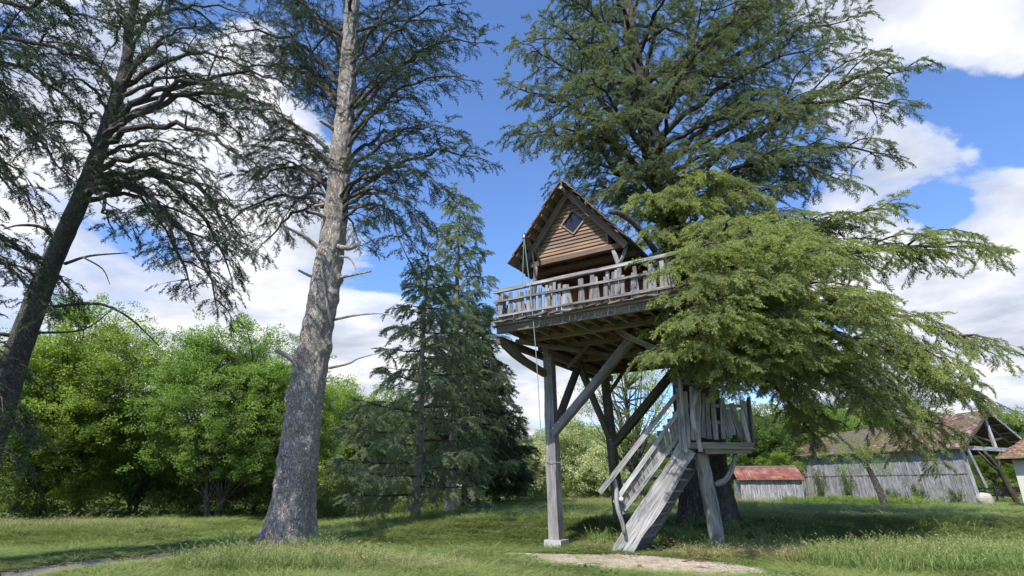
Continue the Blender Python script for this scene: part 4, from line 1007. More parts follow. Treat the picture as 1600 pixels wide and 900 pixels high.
upper = [(9.5, 1400, 235, 15.5, 1.2, 1.3), (10.5, 1430, 100, 16.0, .6, 1.4), (11.5, 1410, 160, 15.0, 1.0, 1.4), (10.0, 1335, 280, 15.0, 1.0, 1.3), (9.2, 1280, 250, 16.5, .8, 1.4), (12.5, 1300, 60, 15.0, .6, 1.5), (12.0, 1250, 170, 14.0, .6, 1.4),
         (13.5, 1340, 20, 16.5, .8, 1.5), (11.0, 1180, 230, 14.0, .4, 1.3), (9.0, 905, 250, 15.5, .8, 1.3), (9.6, 800, 200, 15.0, 1.0, 1.3), (10.6, 790, 120, 15.5, .8, 1.4), (10.0, 860, 190, 14.0, .8, 1.3), (11.6, 815, 60, 15.0, .6, 1.4), (12.4, 850, 20, 15.0, .5, 1.4),
         (11.2, 900, 110, 13.5, .6, 1.3), (9.4, 960, 280, 14.5, .5, 1.1), (10.4, 960, 170, 13.4, .4, 1.2), (12.2, 960, 60, 13.5, .4, 1.2), (9.0, 1000, 240, 13.8, .3, 1.1), (11.4, 1060, 110, 13.2, .4, 1.2), (12.8, 1130, 40, 13.5, .4, 1.3),
         (9.2, 930, 300, 17.5, .8, 1.3), (10.6, 870, 220, 18.5, .9, 1.4), (12.0, 900, 60, 18.5, .8, 1.5), (11.0, 1200, 150, 18.5, .8, 1.6), (9.6, 1230, 290, 18.0, .6, 1.4), (13.4, 1200, 20, 18.0, .8, 1.5), (9.8, 1120, 270, 14.2, .4, 1.2), (8.9, 905, 285, 16.0, .5, .9),
         (13.8, 880, -30, 15.0, .6, 1.5), (14.2, 1040, -30, 14.0, .6, 1.5), (14.0, 1250, -40, 15.5, .6, 1.5), (14.8, 1360, -60, 17.0, .7, 1.6), (14.5, 960, -20, 18, .6, 1.6), (13.0, 1160, 100, 15.5, .5, 1.4)]
for z0, px, py, Y, rise, sec in upper:
    tip = np.array(at(px, py, Y)); p0 = trunk_at(CT, z0)
    limb(C2, arc(p0, tip, rise), .05 + .011 * np.linalg.norm(tip - p0), sec, .34, .24, .24, .17, 1.0, 0, cedar, CB, 'cedar_bark', hang=.45, sub=.45, substep=.62, subdrop=.22, tipdrop=.2)
for k in range(26):                    # the crown above the picture, kept for its shade
    z0 = 15 + k * .33; a = k * 2.4; ln = 5.4 * (1 - (z0 - 14) / 13); p0 = trunk_at(CT, z0)
    limb(C2, arc(p0, p0 + np.array([math.cos(a) * ln, math.sin(a) * ln, -.2]), .5), .07, 1.5, .15, .5, .3, .32, 1.35, 0, cedar, CB, 'cedar_bark')
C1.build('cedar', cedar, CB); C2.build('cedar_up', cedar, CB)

# ---- the tall bare-stemmed tree left of centre
PB = (-5.03, 14.0, g1(-5.03, 14))
PT = [(-5.08, 14, -.1), (-5.05, 14, 1.2), (-5.05, 14, 2.5), (-5.0, 14, 4.35), (-4.9, 14, 6.0), (-4.83, 14, 8.05), (-4.86, 14, 10.3), (-4.93, 14, 12.9), (-5.05, 14, 15.9), (-5.1, 14, 19), (-5.1, 14, 22.5)]
tall = empty('tall_conifer', PB); tag(tall, 'tall grey-barked conifer left of centre with burls, dead stubs and high thin branches', 'tree')
PI = math.pi
trunk_mesh('trunk', 'pine_bark', tall, [(a - PB[0], b - PB[1], c - PB[2]) for a, b, c in PT], [.53, .475, .435, .40, .365, .325, .28, .24, .21, .14, .04], 72, 420, .09,
           [(3.62 - PB[2], -PI / 2 + .05, .14, .15), (3.2, -PI / 2 - .3, .12, .11), (2.65, -PI / 2 - .1, .17, .13), (2.2, -PI / 2 + .55, .17, .15), (2.1, -PI / 2 - .7, .13, .07), (3.4, -PI + .5, .17, .13), (4.3, -PI * .75, .2, .10), (5.9, -.4, .18, .12), (4.6, -.3, .15, .12), (6.4, -.2, .14, .14), (1.4, -2.0, .2, .09), (5.2, -1.9, .15, .1)], .42, .12, 5.0)
C3 = Crown()
def stub(tree, org, mat, pts, r0, r1):
    mb = MB(); q = catmull(pts, 9); tube(mb, [Vector(p) - Vector(org) for p in q], np.linspace(r0, r1, 9), 7, rough=.12); return mb.build('dead_branch', mat, tree, True)
for pts, r0, r1 in [([at(475, 580, 14), at(458, 562, 13.8), at(430, 547, 13.6)], .10, .05), ([at(508, 400, 14), at(480, 372, 13.7), at(440, 352, 13.4)], .075, .03), ([at(520, 384, 13.9), at(545, 388, 13.7), at(556, 384, 13.6)], .08, .05),
                    ([at(525, 205, 13.9), at(512, 195, 13.7), at(500, 188, 13.6)], .07, .05), ([at(528, 435, 14), at(550, 430, 13.7), at(580, 424, 13.6)], .045, .02), ([at(496, 435, 14), at(482, 430, 13.8), at(466, 422, 13.7)], .045, .03),
                    ([at(515, 575, 14), at(545, 568, 13.6), at(560, 560, 13.3), at(590, 552, 13.1)], .035, .01), ([at(520, 500, 14), at(560, 492, 13.5), at(600, 490, 13.2), at(625, 500, 13)], .035, .008), ([at(516, 345, 13.9), at(500, 335, 13.6), at(484, 330, 13.5)], .05, .03),
                    ([at(545, 325, 13.9), at(570, 322, 13.6), at(600, 340, 13.4)], .05, .02), ([at(518, 510, 13.8), at(508, 460, 13.6), at(500, 400, 13.5)], .05, .02), ([at(530, 400, 13.9), at(548, 405, 13.8), at(558, 425, 13.6), at(566, 430, 13.5)], .03, .01),
                    ([at(505, 320, 14), at(492, 322, 13.8)], .045, .04)]:
    stub(tall, PB, 'dead_wood', pts, r0, r1)
pl = [(11.0, 440, 60, 15.6, .6, 1.2), (11.6, 370, 110, 15.2, .9, 1.3), (12.6, 350, 50, 15.1, .8, 1.3), (9.6, 400, 230, 15.4, .6, 1.3), (8.8, 380, 300, 15.6, .9, 1.2), (8.0, 400, 390, 15.8, .8, 1.2), (9.2, 455, 210, 15.0, .3, 1.1), (8.4, 340, 360, 14.5, .8, 1.0),
      (10.2, 650, 150, 13.0, .5, 1.2), (10.6, 740, 120, 13.0, .9, 1.3), (11.6, 760, 60, 13.2, .8, 1.3), (12.6, 720, 0, 13.0, .8, 1.4), (9.4, 700, 200, 13.0, .6, 1.1), (8.6, 765, 245, 13.0, .8, 1.1), (8.9, 700, 290, 12.8, .7, 1.2), (8.5, 660, 350, 12.6, .8, 1.2),
      (8.2, 640, 400, 12.6, 1.2, .9), (7.8, 610, 330, 13.0, .5, 1.0), (8.6, 600, 260, 12.4, .3, 1.1), (13.4, 430, -20, 15.4, .6, 1.3), (13.0, 620, 20, 12.5, .5, 1.3), (11.5, 620, 100, 12.2, .3, 1.2), (10.4, 480, 130, 14.6, .2, 1.1),
      (10.8, 560, 60, 16.5, .4, 1.3), (9.8, 640, 200, 16.5, .4, 1.3), (9.2, 480, 300, 16.5, .3, 1.3), (12, 420, 100, 16.5, .4, 1.3), (13.8, 700, -50, 14.5, .6, 1.4), (14.0, 360, -30, 14.0, .6, 1.4), (11, 700, 50, 15.5, .5, 1.3), (12.8, 500, 20, 15.8, .5, 1.3),
      (8.6, 440, 340, 15.0, .6, 1.1), (8.3, 560, 370, 15.5, .3, 1.1), (9.9, 350, 170, 14.2, .7, 1.2), (9.0, 410, 260, 15.0, .5, 1.2)]
for z0, px, py, Y, rise, sec in pl:
    tip = np.array(at(px, py, Y)); p0 = trunk_at(PT, z0); ln = np.linalg.norm(tip - p0)
    limb(C3, arc(p0, tip, rise), .025 + .009 * ln, sec * .85, .25, .26, .12, .17, 1.0, 0, tall, PB, 'dark_bark', hang=.3, sub=.45, substep=.58, subdrop=.15, tipdrop=.15)
for k in range(22):
    z0 = 14.5 + k * .33; a = k * 2.4; ln = 4.2 * (1 - (z0 - 13) / 12); p0 = trunk_at(PT, z0)
    limb(C3, arc(p0, p0 + np.array([math.cos(a) * ln, math.sin(a) * ln, .2]), .5), .05, 1.3, .2, .55, .3, .34, 1.2, 0, tall, PB, 'dark_bark')
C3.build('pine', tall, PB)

# ---- the leaning-looking tree at the left edge
LB = (-10.65, 12.0, g1(-10.65, 12))
LT = [(-10.75, 12, -.2), (-10.65, 12, 2.8), (-10.6, 12, 4.5), (-10.45, 12, 6.1), (-10.19, 12, 7.9), (-10.04, 12, 9.9), (-10.0, 12, 11.7), (-10.2, 12, 12.9), (-10.2, 12, 15), (-10.2, 12, 18)]
lean = empty('left_conifer', LB); tag(lean, 'dark conifer near the left edge with long drooping side branches and bare lower twigs', 'tree')
trunk_mesh('trunk', 'dark_bark', lean, [(a - LB[0], b - LB[1], c - LB[2]) for a, b, c in LT], [.32, .255, .23, .205, .18, .155, .13, .10, .06, .03], 28, 160, .09, (), .25, .03, 9.0)
C4 = Crown()
ll = [(7.9, 395, 390, 11.0, 1.1, 1.3), (7.7, 340, 470, 10.8, 1.3, 1.1), (9.6, 440, 175, 11.2, .9, 1.3), (9.5, 470, 130, 12.5, 1.0, 1.3), (9.3, 400, 260, 11.2, .8, 1.2), (8.4, 330, 290, 10.6, .6, 1.1), (11.0, 290, 60, 10.8, .4, 1.2), (11.6, 240, 20, 11.0, .3, 1.2), (10.4, 330, 130, 12.0, .5, 1.2),
      (12.2, 170, 10, 11.0, .3, 1.2), (10.0, 90, 120, 10.8, .4, 1.2), (9.0, 60, 200, 10.8, .5, 1.1), (10.8, 60, 60, 11.5, .4, 1.2), (8.6, 150, 270, 10.4, .3, 1.1), (9.0, 220, 170, 10.2, .3, 1.1), (8.1, 250, 330, 10.9, .4, 1.1), (10.2, 380, 210, 13.0, .8, 1.3), (8.8, 300, 240, 13.6, .5, 1.3),
      (11.4, 330, 40, 12.5, .5, 1.3), (7.6, 280, 390, 12.6, .8, 1.1), (9.8, 130, 190, 13.8, .3, 1.2), (12.4, 300, -20, 12.0, .4, 1.3), (12.8, 120, -30, 12.5, .4, 1.3), (10.8, 210, 110, 13.5, .3, 1.2), (8.2, 365, 430, 11.6, 1.2, 1.0), (7.9, 300, 440, 10.6, 1.1, .9), (9.9, 400, 160, 10.8, .8, 1.1),
      (10.9, 400, 110, 12.0, .8, 1.1), (8.0, 180, 350, 10.8, .2, .9)]
for z0, px, py, Y, rise, sec in ll:
    tip = np.array(at(px, py, Y)); p0 = trunk_at(LT, z0); ln = np.linalg.norm(tip - p0)
    limb(C4, arc(p0, tip, rise), .03 + .011 * ln, sec * .8, .34, .27, .12, .18, .9, 0, lean, LB, 'dark_bark', hang=.3, sub=.42, substep=.62, subdrop=.14, tipdrop=.15)
for k in range(14):
    z0 = 13 + k * .33; a = k * 2.4; ln = 3.6 * (1 - (z0 - 12.5) / 7); p0 = trunk_at(LT, z0)
    limb(C4, arc(p0, p0 + np.array([math.cos(a) * ln, math.sin(a) * ln, .2]), .5), .05, 1.2, .2, .5, .3, .3, 1.1, 0, lean, LB, 'dark_bark')
for pts, r0, r1 in [([at(88, 375, 12), at(65, 355, 11.7), at(30, 352, 11.5), at(5, 358, 11.3)], .05, .012), ([at(75, 408, 12), at(40, 395, 11.7), at(8, 382, 11.5)], .055, .03), ([at(62, 440, 12), at(40, 420, 11.6), at(5, 410, 11.4)], .04, .015), ([at(102, 412, 12), at(140, 400, 11.6), at(200, 395, 11.4)], .04, .01),
                    ([at(80, 480, 12), at(150, 474, 11.6), at(200, 495, 11.2), at(248, 540, 11)], .04, .01), ([at(60, 520, 12), at(130, 515, 11.7), at(180, 480, 11.5)], .03, .008), ([at(130, 402, 11.6), at(160, 420, 11.4), at(172, 445, 11.3)], .02, .006), ([at(20, 525, 12), at(0, 522, 11.8), at(-40, 520, 11.6)], .05, .03)]:
    stub(lean, LB, 'dark_bark', pts, r0, r1)
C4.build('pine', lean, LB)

# ---- conifer whose trunk stands outside the left edge; its branches hang into the corner
EB = (-12.2, 8.5, g1(-12.2, 8.5)); ET = [(-12.2, 8.5, -.2), (-12.2, 8.5, 5), (-12.1, 8.5, 10), (-12.1, 8.5, 16)]
edge = empty('corner_conifer', EB); tag(edge, 'dark conifer branches hanging in from the top left corner', 'tree')
trunk_mesh('trunk', 'dark_bark', edge, [(a - EB[0], b - EB[1], c - EB[2]) for a, b, c in ET], [.5, .42, .3, .05], 20, 60, .08, (), .2, .03, 3.0)
C5 = Crown()
for z0, px, py, Y, rise, sec in [(8, 120, 270, 9.0, .8, 1.1), (8.5, 90, 210, 8.2, .6, 1.1), (9, 180, 110, 8.6, .6, 1.2), (9.6, 200, 30, 8.6, .5, 1.2), (10, 120, 10, 8.2, .4, 1.2), (7.6, 60, 320, 8.8, .7, 1.0), (9.2, 60, 90, 8.0, .3, 1.2), (8.8, 20, 160, 7.8, .3, 1.1), (10.4, 210, -20, 9, .4, 1.2), (9.0, 130, 160, 9.6, .5, 1.1), (6.0, 130, 455, 10.5, .6, .9), (5.6, 90, 470, 9.8, .5, .9), (7.4, 30, 290, 9.0, .4, 1.0),
                               (4.6, 40, 560, 10.0, .5, 1.0), (3.6, 50, 660, 10.2, .6, 1.0), (4.0, 20, 620, 9.6, .4, 1.0), (3.0, 40, 700, 10.5, .3, .9)]:
    tip = np.array(at(px, py, Y)); p0 = trunk_at(ET, z0); limb(C5, arc(p0, tip, rise), .07, sec * .9, .3, .30, .2, .19, .9, 0, edge, EB, 'dark_bark', hang=.4, sub=.42, substep=.42, subdrop=.2, tipdrop=.2)
for k in range(8):
    z0 = 9 + k * .9; a = 1.8 + k * 2.4; ln = 3.0 * (1 - (z0 - 8) / 9); p0 = trunk_at(ET, z0)
    if math.cos(a) > .2 and z0 < 12: continue
    limb(C5, arc(p0, p0 + np.array([math.cos(a) * ln, math.sin(a) * ln, .2]), .5), .05, 1.2, .2, .5, .3, .3, 1.2, 0, edge, EB, 'dark_bark')
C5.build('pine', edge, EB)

# ---- narrow conifers of the middle distance
def narrow(name, label, base, H, Rb, kitn, z_first, seed, mat='pine_bark', tr=.2, whorl=.42, droop=.3, sc=1.0, steep=.15, step=.3, dens=.24, pw=.85):
    rr = random.Random(seed); x, y, z = base; e = empty(name, base); tag(e, label, 'tree')
    T_ = [(0, 0, -.2), (0.05, 0, H * .3), (-.03, 0, H * .6), (0, 0, H)]
    trunk_mesh('trunk', mat, e, T_, [tr, tr * .8, tr * .5, .015], 14, 50, .06, (), .15, .02, seed)
    cr = Crown(); zc = z_first; a = rr.uniform(0, 6)
    while zc < H - .15:
        f = (zc - z_first) / (H - z_first); ln = Rb * (1 - f) ** pw * rr.uniform(.7, 1.12) + .18
        if f < .08: ln *= .8
        a += 2.4 + rr.uniform(-.3, .3)
        p0 = np.array([0, 0, zc]); tip = p0 + np.array([math.cos(a) * ln, math.sin(a) * ln, ln * (steep + .25 * f) - .1])
        limb(cr, arc(p0, tip, -.08 * ln + .1), .012 + .012 * ln, .2 * ln + .42, .08, step * .8, droop * .5, dens * .72, sc, 0, e, (0, 0, 0), 'twig', n=7, hang=.5, tubes=False, sub=.45, substep=.5 * sc, subdrop=.3)
        tube(cr.tw, [Vector(p0), Vector((p0 + tip) / 2 + np.array([0, 0, -.05])), Vector(tip)], [.02 + .01 * ln, .012 + .006 * ln, .006], 4, cap=False)
        zc += whorl * rr.uniform(.25, .5) * (.75 + .35 * (1 - f))
    cr.build(kitn, e, (0, 0, 0)); return e
def gpt(px, Y):
    X = (px - 800) / FPX * (Y * _c - (EYE) * _s * 1.0) ; 
    # horizontal position on the ground at distance Y under picture column px
    for _ in range(6):
        z = g1(X, Y) - EYE; w = Y * _c + z * _s; X = (px - 800) / FPX * w
    return (X, Y, g1(X, Y))
narrow('slender_conifer', 'shorter grey-green conifer nearest the lawn with branches sweeping almost to the grass', gpt(647, 19.5), 9.3, 2.8, 'mid_conifer', .9, 3, tr=.16, steep=.05, droop=.45, sc=.95, whorl=.52, step=.38)
narrow('slender_conifer', 'tallest slender conifer between the bare trunk and the tree house, with a pale lower stem', gpt(703, 25), 15.0, 2.9, 'mid_conifer', 2.2, 5, tr=.24, steep=.0, droop=.4, sc=1.05, whorl=.56, step=.4)
narrow('slender_conifer', 'blackish conifer with a thick dark stem behind the two slender conifers', gpt(733, 28), 10.0, 2.6, 'dark_conifer', 2.0, 8, 'dark_bark', tr=.42, steep=-.02, sc=1.25, whorl=.55, step=.36)
narrow('slender_conifer', 'low dark conifer spreading at the right edge of the conifer group', gpt(775, 33), 6.8, 2.2, 'dark_conifer', 1.0, 11, 'dark_bark', tr=.2, steep=.05, sc=1.2, whorl=.5)
narrow('young_conifer', 'small bright green cone-shaped conifer standing alone on the far lawn', gpt(812, 41), 5.3, 1.15, 'bright_conifer' if False else 'mid_conifer', .7, 13, 'dark_bark', tr=.1, steep=.3, sc=.8, whorl=.3)
narrow('slender_conifer', 'dim conifer in the shade behind the conifer left of centre', gpt(560, 34), 6.5, 2.6, 'mid_conifer', .8, 21, 'dark_bark', tr=.2, sc=1.3, whorl=.6, step=.4)

# ------------------------------------------------------------------ broadleaf trees
def broadleaf(name, base, H, Rx, Ry, kitn, seed, clumps=46, per=26, clr=.95, z0=.25, tr=.2, stems=1, mat='dark_bark', cs=1.0, hollow=.45, spread=.3):
    """trunk, limbs to every clump, clumps of leaf clusters through an uneven crown"""
    rr = random.Random(seed); e = empty(name, base); mb = MB(); pos = []; sc = []
    forks = []
    for s in range(stems):
        a = rr.uniform(0, 6.28); lx = math.cos(a) * spread * Rx * (0.35 if stems == 1 else 1); ly = math.sin(a) * spread * Ry * (0.35 if stems == 1 else 1)
        b0 = (math.cos(a) * .12 * (stems > 1), math.sin(a) * .12 * (stems > 1), -.15)
        pts = catmull([b0, (lx * .3 + rr.uniform(-.15, .15), ly * .3, H * z0), (lx * .8, ly * .8 + rr.uniform(-.2, .2), H * .55), (lx, ly, H * .85)], 12)
        tube(mb, pts, np.linspace(tr, tr * .18, 12), 8, rough=.08); forks.append(pts)
    mb.build('trunk', mat, e, True)
    br = MB()
    for k in range(clumps):
        for _ in range(30):
            v = np.array([rr.gauss(0, 1), rr.gauss(0, 1), rr.gauss(0, 1)]); v /= np.linalg.norm(v)
            q = hollow + (1 - hollow) * rr.random(); c = np.array([v[0] * Rx * q, v[1] * Ry * q, H * (z0 + 1) / 2 + v[2] * H * (1 - z0) / 2 * q])
            if c[2] > H * z0 * .9: break
        c *= np.array([1, 1, 1]) * rr.uniform(.92, 1.06)
        f = forks[k % stems]; i = rr.randint(3, 9); st = f[i] if f[i][2] < c[2] + .6 else f[3]
        mid = (st + c) / 2 + np.array([rr.uniform(-.2, .2), rr.uniform(-.2, .2), rr.uniform(-.1, .3)])
        tube(br, catmull([st, mid, c], 6), np.linspace(tr * .28, .012, 6), 5, cap=False)
        R0 = clr * rr.uniform(.6, 1.25)
        for j in range(int(per * rr.uniform(.7, 1.3))):
            w = np.array([rr.gauss(0, .62), rr.gauss(0, .62), rr.gauss(0, .62)])
            d = c + w * R0 * np.array([1.1, 1.1, .62]); pos.append(d); sc.append(cs * rr.uniform(.6, 1.15))
    o = br.build('branches', mat, e, True); o['kind'] = 'stuff'
    n_ = len(pos); rot = NR.uniform(-.5, .5, (n_, 3)); rot[:, 2] = NR.uniform(0, 6.28, n_)
    scatter('crown', kitn, np.array(pos), rot, np.array(sc), e); return e
# large oak and its neighbours
tag(broadleaf('oak_tree', gpt(330, 25), 8.6, 3.7, 3.2, 'oak', 2, 170, 17, .72, .13, .15, 3, cs=.95), 'broad fresh green tree left of the bare trunk, the largest leafy crown on that side', 'tree')
tag(broadleaf('oak_tree', gpt(205, 27), 4.6, 1.9, 2.0, 'oak', 3, 90, 17, .7, .13, .12, 2), 'lower leafy tree with dark forked stems just left of the broad fresh green one', 'tree')
tag(broadleaf('maple_tree', gpt(55, 24), 9.0, 3.7, 3.0, 'bright', 4, 150, 17, .75, .15, .2, 1), 'yellow-green leafy tree behind the leftmost trunk', 'tree')
tag(broadleaf('oak_tree', gpt(425, 27), 7.4, 2.1, 2.2, 'oak', 5, 80, 17, .65, .12, .12, 2), 'leafy tree whose crown meets the left side of the bare grey trunk', 'tree')
tag(broadleaf('hazel_bush', gpt(120, 28.5), 3.6, 2.2, 1.6, 'bright', 6, 34, 24, .8, .1, .07, 3), 'leafy bush under the yellow-green tree', 'bush')
tag(broadleaf('hazel_bush', gpt(20, 23.5), 4.6, 2.4, 1.6, 'shade_leaf', 7, 36, 22, .8, .1, .07, 3), 'shaded bush at the left edge of the clearing', 'bush')
tag(broadleaf('hazel_bush', gpt(390, 30), 4.0, 2.6, 2.0, 'flower', 8, 34, 20, .8, .1, .07, 3), 'pale blossoming bush showing between the oak stems', 'bush')
tag(broadleaf('hazel_bush', gpt(300, 29), 3.2, 3.0, 1.8, 'bright', 9, 34, 22, .8, .05, .07, 3), 'sunlit yellow-green bush behind the oak stems', 'bush')
tag(broadleaf('willow_tree', gpt(545, 36), 7.2, 3.0, 2.6, 'bright', 10, 60, 22, .9, .1, .14, 2, cs=1.2), 'light yellow-green tree between the bare trunk and the slender conifers', 'tree')
tag(broadleaf('willow_tree', gpt(505, 40), 9.2, 2.4, 2.0, 'airy', 12, 50, 20, .9, .3, .14, 2, cs=1.3), 'sparse pale tree rising just right of the bare trunk', 'tree')
tag(broadleaf('robinia_tree', gpt(992, 30), 8.4, 2.8, 2.6, 'airy', 13, 80, 12, .8, .22, .20, 1, cs=1.1), 'thin airy tree with a straight dark stem seen through the braces', 'tree')
# flowering shrubs beyond the lawn
fl = [(850, 44, 4.2, 2.2), (890, 42, 5.0, 2.6), (930, 46, 4.6, 2.4), (965, 40, 3.6, 2.0), (880, 52, 6.5, 3.0), (948, 54, 6.2, 3.0)]
for i, (px, Y, H, rx) in enumerate(fl):
    o = broadleaf('flowering_shrub', gpt(px, Y), H, rx, 1.8, 'flower', 30 + i, 44, 22, .8, .06, .08, 3, cs=1.2)
    tag(o, ['cream flowering shrub right beside the small cone-shaped conifer', 'cream flowering shrub in line with the front deck post', 'cream flowering shrub between the two tall deck posts', 'lowest cream shrub beside the rear deck post', 'taller cream flowering tree behind the front deck post', 'taller cream flowering tree behind the stair handrail'][i], 'shrub', 'cream flowering shrubs beyond the lawn')
# wood on the right, behind the landing and the farm buildings: one tree of each kind, then copies
protoA = broadleaf('ash_tree', gpt(1190, 50), 9.0, 3.6, 3.0, 'green', 50, 64, 24, 1.0, .1, .18, 2, cs=1.35)
tag(protoA, 'leafy tree in the gap between landing and rusty-roofed shed', 'tree', 'leafy trees behind the farm buildings')
protoB = broadleaf('ash_tree', gpt(1580, 62), 9.0, 3.8, 3.0, 'bright', 51, 60, 24, 1.0, .1, .18, 2, cs=1.35)
tag(protoB, 'leafy tree above the open end of the barn roof', 'tree', 'leafy trees behind the farm buildings')
tr_ = [(protoA, 1250, 54, 9.5, 'leafy tree rising behind the rusty-roofed shed'), (protoA, 1130, 56, 8.0, 'leafy tree behind the support post of the landing'), (protoB, 1310, 64, 10.5, 'leafy tree behind the left half of the barn'), (protoA, 1400, 66, 11.0, 'leafy tree behind the middle of the barn ridge'),
       (protoA, 1490, 68, 11.0, 'leafy tree behind the right half of the barn'), (protoA, 1640, 60, 9.0, 'leafy tree over the white house roof'), (protoB, 1215, 48, 4.2, 'low bright tree beside the left end of the shed'), (protoB, 1070, 50, 5.5, 'bright low tree behind the stair slats'),
       (protoB, 1568, 50, 4.8, 'bright tree seen through the open end of the barn')]
for src, px, Y, H, lab in tr_:
    k = H / 9.0; o = copy_tree(src, gpt(px, Y), R.uniform(0, 6), (k * 1.05, k * 1.05, k)); tag(o, lab, 'tree', 'leafy trees behind the farm buildings')
protoC = broadleaf('lime_tree', gpt(600, 48), 8.5, 3.6, 3.0, 'green', 60, 54, 22, 1.0, .08, .18, 2, cs=1.4)
tag(protoC, 'dull green tree behind the bases of the slender conifers', 'tree', 'trees closing the far side of the lawn')
for px, Y, H, lab in [(480, 50, 9.0, 'dull green tree directly behind the bare grey trunk'), (690, 54, 8.5, 'dull green tree between the stems of the slender conifers'), (760, 56, 7.5, 'dull green tree behind the low dark conifer'), (365, 42, 7.0, 'dull green tree behind the broad fresh green one'),
                      (180, 40, 8.0, 'dull green tree behind the gap left of the broad fresh green one'), (-40, 36, 9.0, 'dull green tree cut by the left edge'), (1010, 60, 6.0, 'dull green tree behind the straight-stemmed airy tree')]:
    k = H / 8.5; o = copy_tree(protoC, gpt(px, Y), R.uniform(0, 6), k); tag(o, lab, 'tree', 'trees closing the far side of the lawn')
# far wood: one mass
n_ = 9000; x = NR.uniform(-120, 150, n_); y = NR.uniform(82, 110, n_); hh = 6.5 + 2.5 * sum_noise(x, y, .13) + 1.2 * sum_noise(x, y, .5)
z = gz(x, y) + np.sqrt(NR.rand(n_)) * hh; rot = NR.uniform(-.5, .5, (n_, 3))
tag(scatter('far_woodland', 'green', np.stack([x, y, z], 1), rot, NR.uniform(2.2, 4.2, n_)), 'distant wooded ridge closing the view beyond the lawn', 'woodland', None, 'stuff')
# undergrowth belts along the wood edges
X = []; 
for x0, y0, x1, y1, n_, h_, k in [(-24, 23, -8.6, 27, 420, .9, 'shade_leaf'), (-30, 33, -8, 34, 500, 2.2, 'bright'), (-9, 27, 3, 36, 500, 1.0, 'shade_leaf'), (8, 44, 16, 46, 500, 1.2, 'green'), (18, 40, 24.2, 35.5, 420, .4, 'bright'), (-12, 30, -4, 31, 400, 1.6, 'shade_leaf'), (2, 46, 8, 44, 300, 1.0, 'bright')]:
    t_ = NR.rand(n_); x = x0 + (x1 - x0) * t_ + NR.normal(0, .5, n_); y = y0 + (y1 - y0) * t_ + NR.normal(0, .7, n_)
    z = gz(x, y) + NR.rand(n_) ** 1.3 * h_ * (1 + .4 * sum_noise(x, y, 1.1))
    tag(scatter('undergrowth', k, np.stack([x, y, z], 1), NR.uniform(-.5, .5, (n_, 3)), NR.uniform(.6, 1.2, n_)), None, None, None, 'stuff')

# ------------------------------------------------------------------ barn
thb = math.radians(62)
bd1 = Vector((-math.cos(thb), math.sin(thb), 0)); bd2 = Vector((math.sin(thb), math.cos(thb), 0)); BC = Vector((29.2, 38.0, .1))
BARN = empty('barn', BC); tag(BARN, 'long old barn of grey upright boards with a mossy tiled roof', 'barn')
BL, BW_, EH = 12.8, 9.2, 3.7
def bp(l, w, z): return bd1 * l + bd2 * w + Vector((0, 0, z)) - Vector((0.0, 0, 0)) + Vector((-.09 * z, 0.02 * z, 0))
mb = MB(); l = 0
while l < BL:
    w_ = R.uniform(.13, .21); d_ = R.uniform(-.02, .02)
    timber(mb, bp(l + w_ / 2, d_ - .02, 1.95), bp(l + w_ / 2, d_ - .02, EH + .1), .025, w_ - .012, up=tuple(bd1), seg=1, jit=.004)
    timber(mb, bp(l + w_ / 2 + .03, d_ - .07, -.1 + R.uniform(-.05, .1)), bp(l + w_ / 2, d_ - .06, 2.02 + R.uniform(-.03, .05)), .025, w_ - .012, up=tuple(bd1), seg=1, jit=.004)
    l += w_
o = mb.build('wall_boards', 'barn_wood', BARN); o['kind'] = 'stuff'
tim('wall_seam', 'dark_wood', BARN, bp(0, -.09, 2.04), bp(BL, -.09, 2.04), .03, .03)
# frame of the open end
for w_, mt in ((0.1, 'barn_wood'), (BW_, 'dark_wood')):
    tim('corner_post', mt, BARN, bp(0, w_, -.2), bp(0, w_, EH), .24, .24, up=(0, 1, 0), seg=3)
tim('prop', 'barn_wood', BARN, bp(-.25, 1.0, 1.2) , bp(-.3, .25, EH - .1), .16, .16, up=(0, 1, 0))
tim('tie_beam', 'barn_wood', BARN, bp(-.1, -.4, EH - .05), bp(-.1, BW_ + .2, EH - .05), .2, .26, seg=4)
tim('king_post', 'barn_wood', BARN, bp(-.05, BW_ / 2, EH), bp(-.05, BW_ / 2, 6.0), .18, .18, up=(0, 1, 0))
mb = MB(); tube(mb, catmull([bp(-.1, 4.9, -.3), bp(-.1, 4.4, .9), bp(-.1, 3.9, 2.2), bp(-.1, 2.6, EH - .1)], 10), np.linspace(.19, .12, 10), 8, rough=.1)
tube(mb, [bp(-.1, 4.0, 2.0), bp(-.1, 4.2, 2.9), bp(-.1, 4.9, EH - .1)], [.13, .11, .09], 7); tube(mb, [bp(-.1, 3.8, 2.3), bp(-.1, 3.2, 2.5), bp(-.1, 1.9, EH - .2)], [.1, .08, .06], 7)
mb.build('forked_post', 'dark_wood', BARN, True)
for w_ in (1.4, 2.6): tim('strut', 'dark_wood', BARN, bp(.1, BW_ / 2, 4.2), bp(.1, w_ if w_ < 2 else BW_ - 1.6, EH + 1.0), .12, .12)
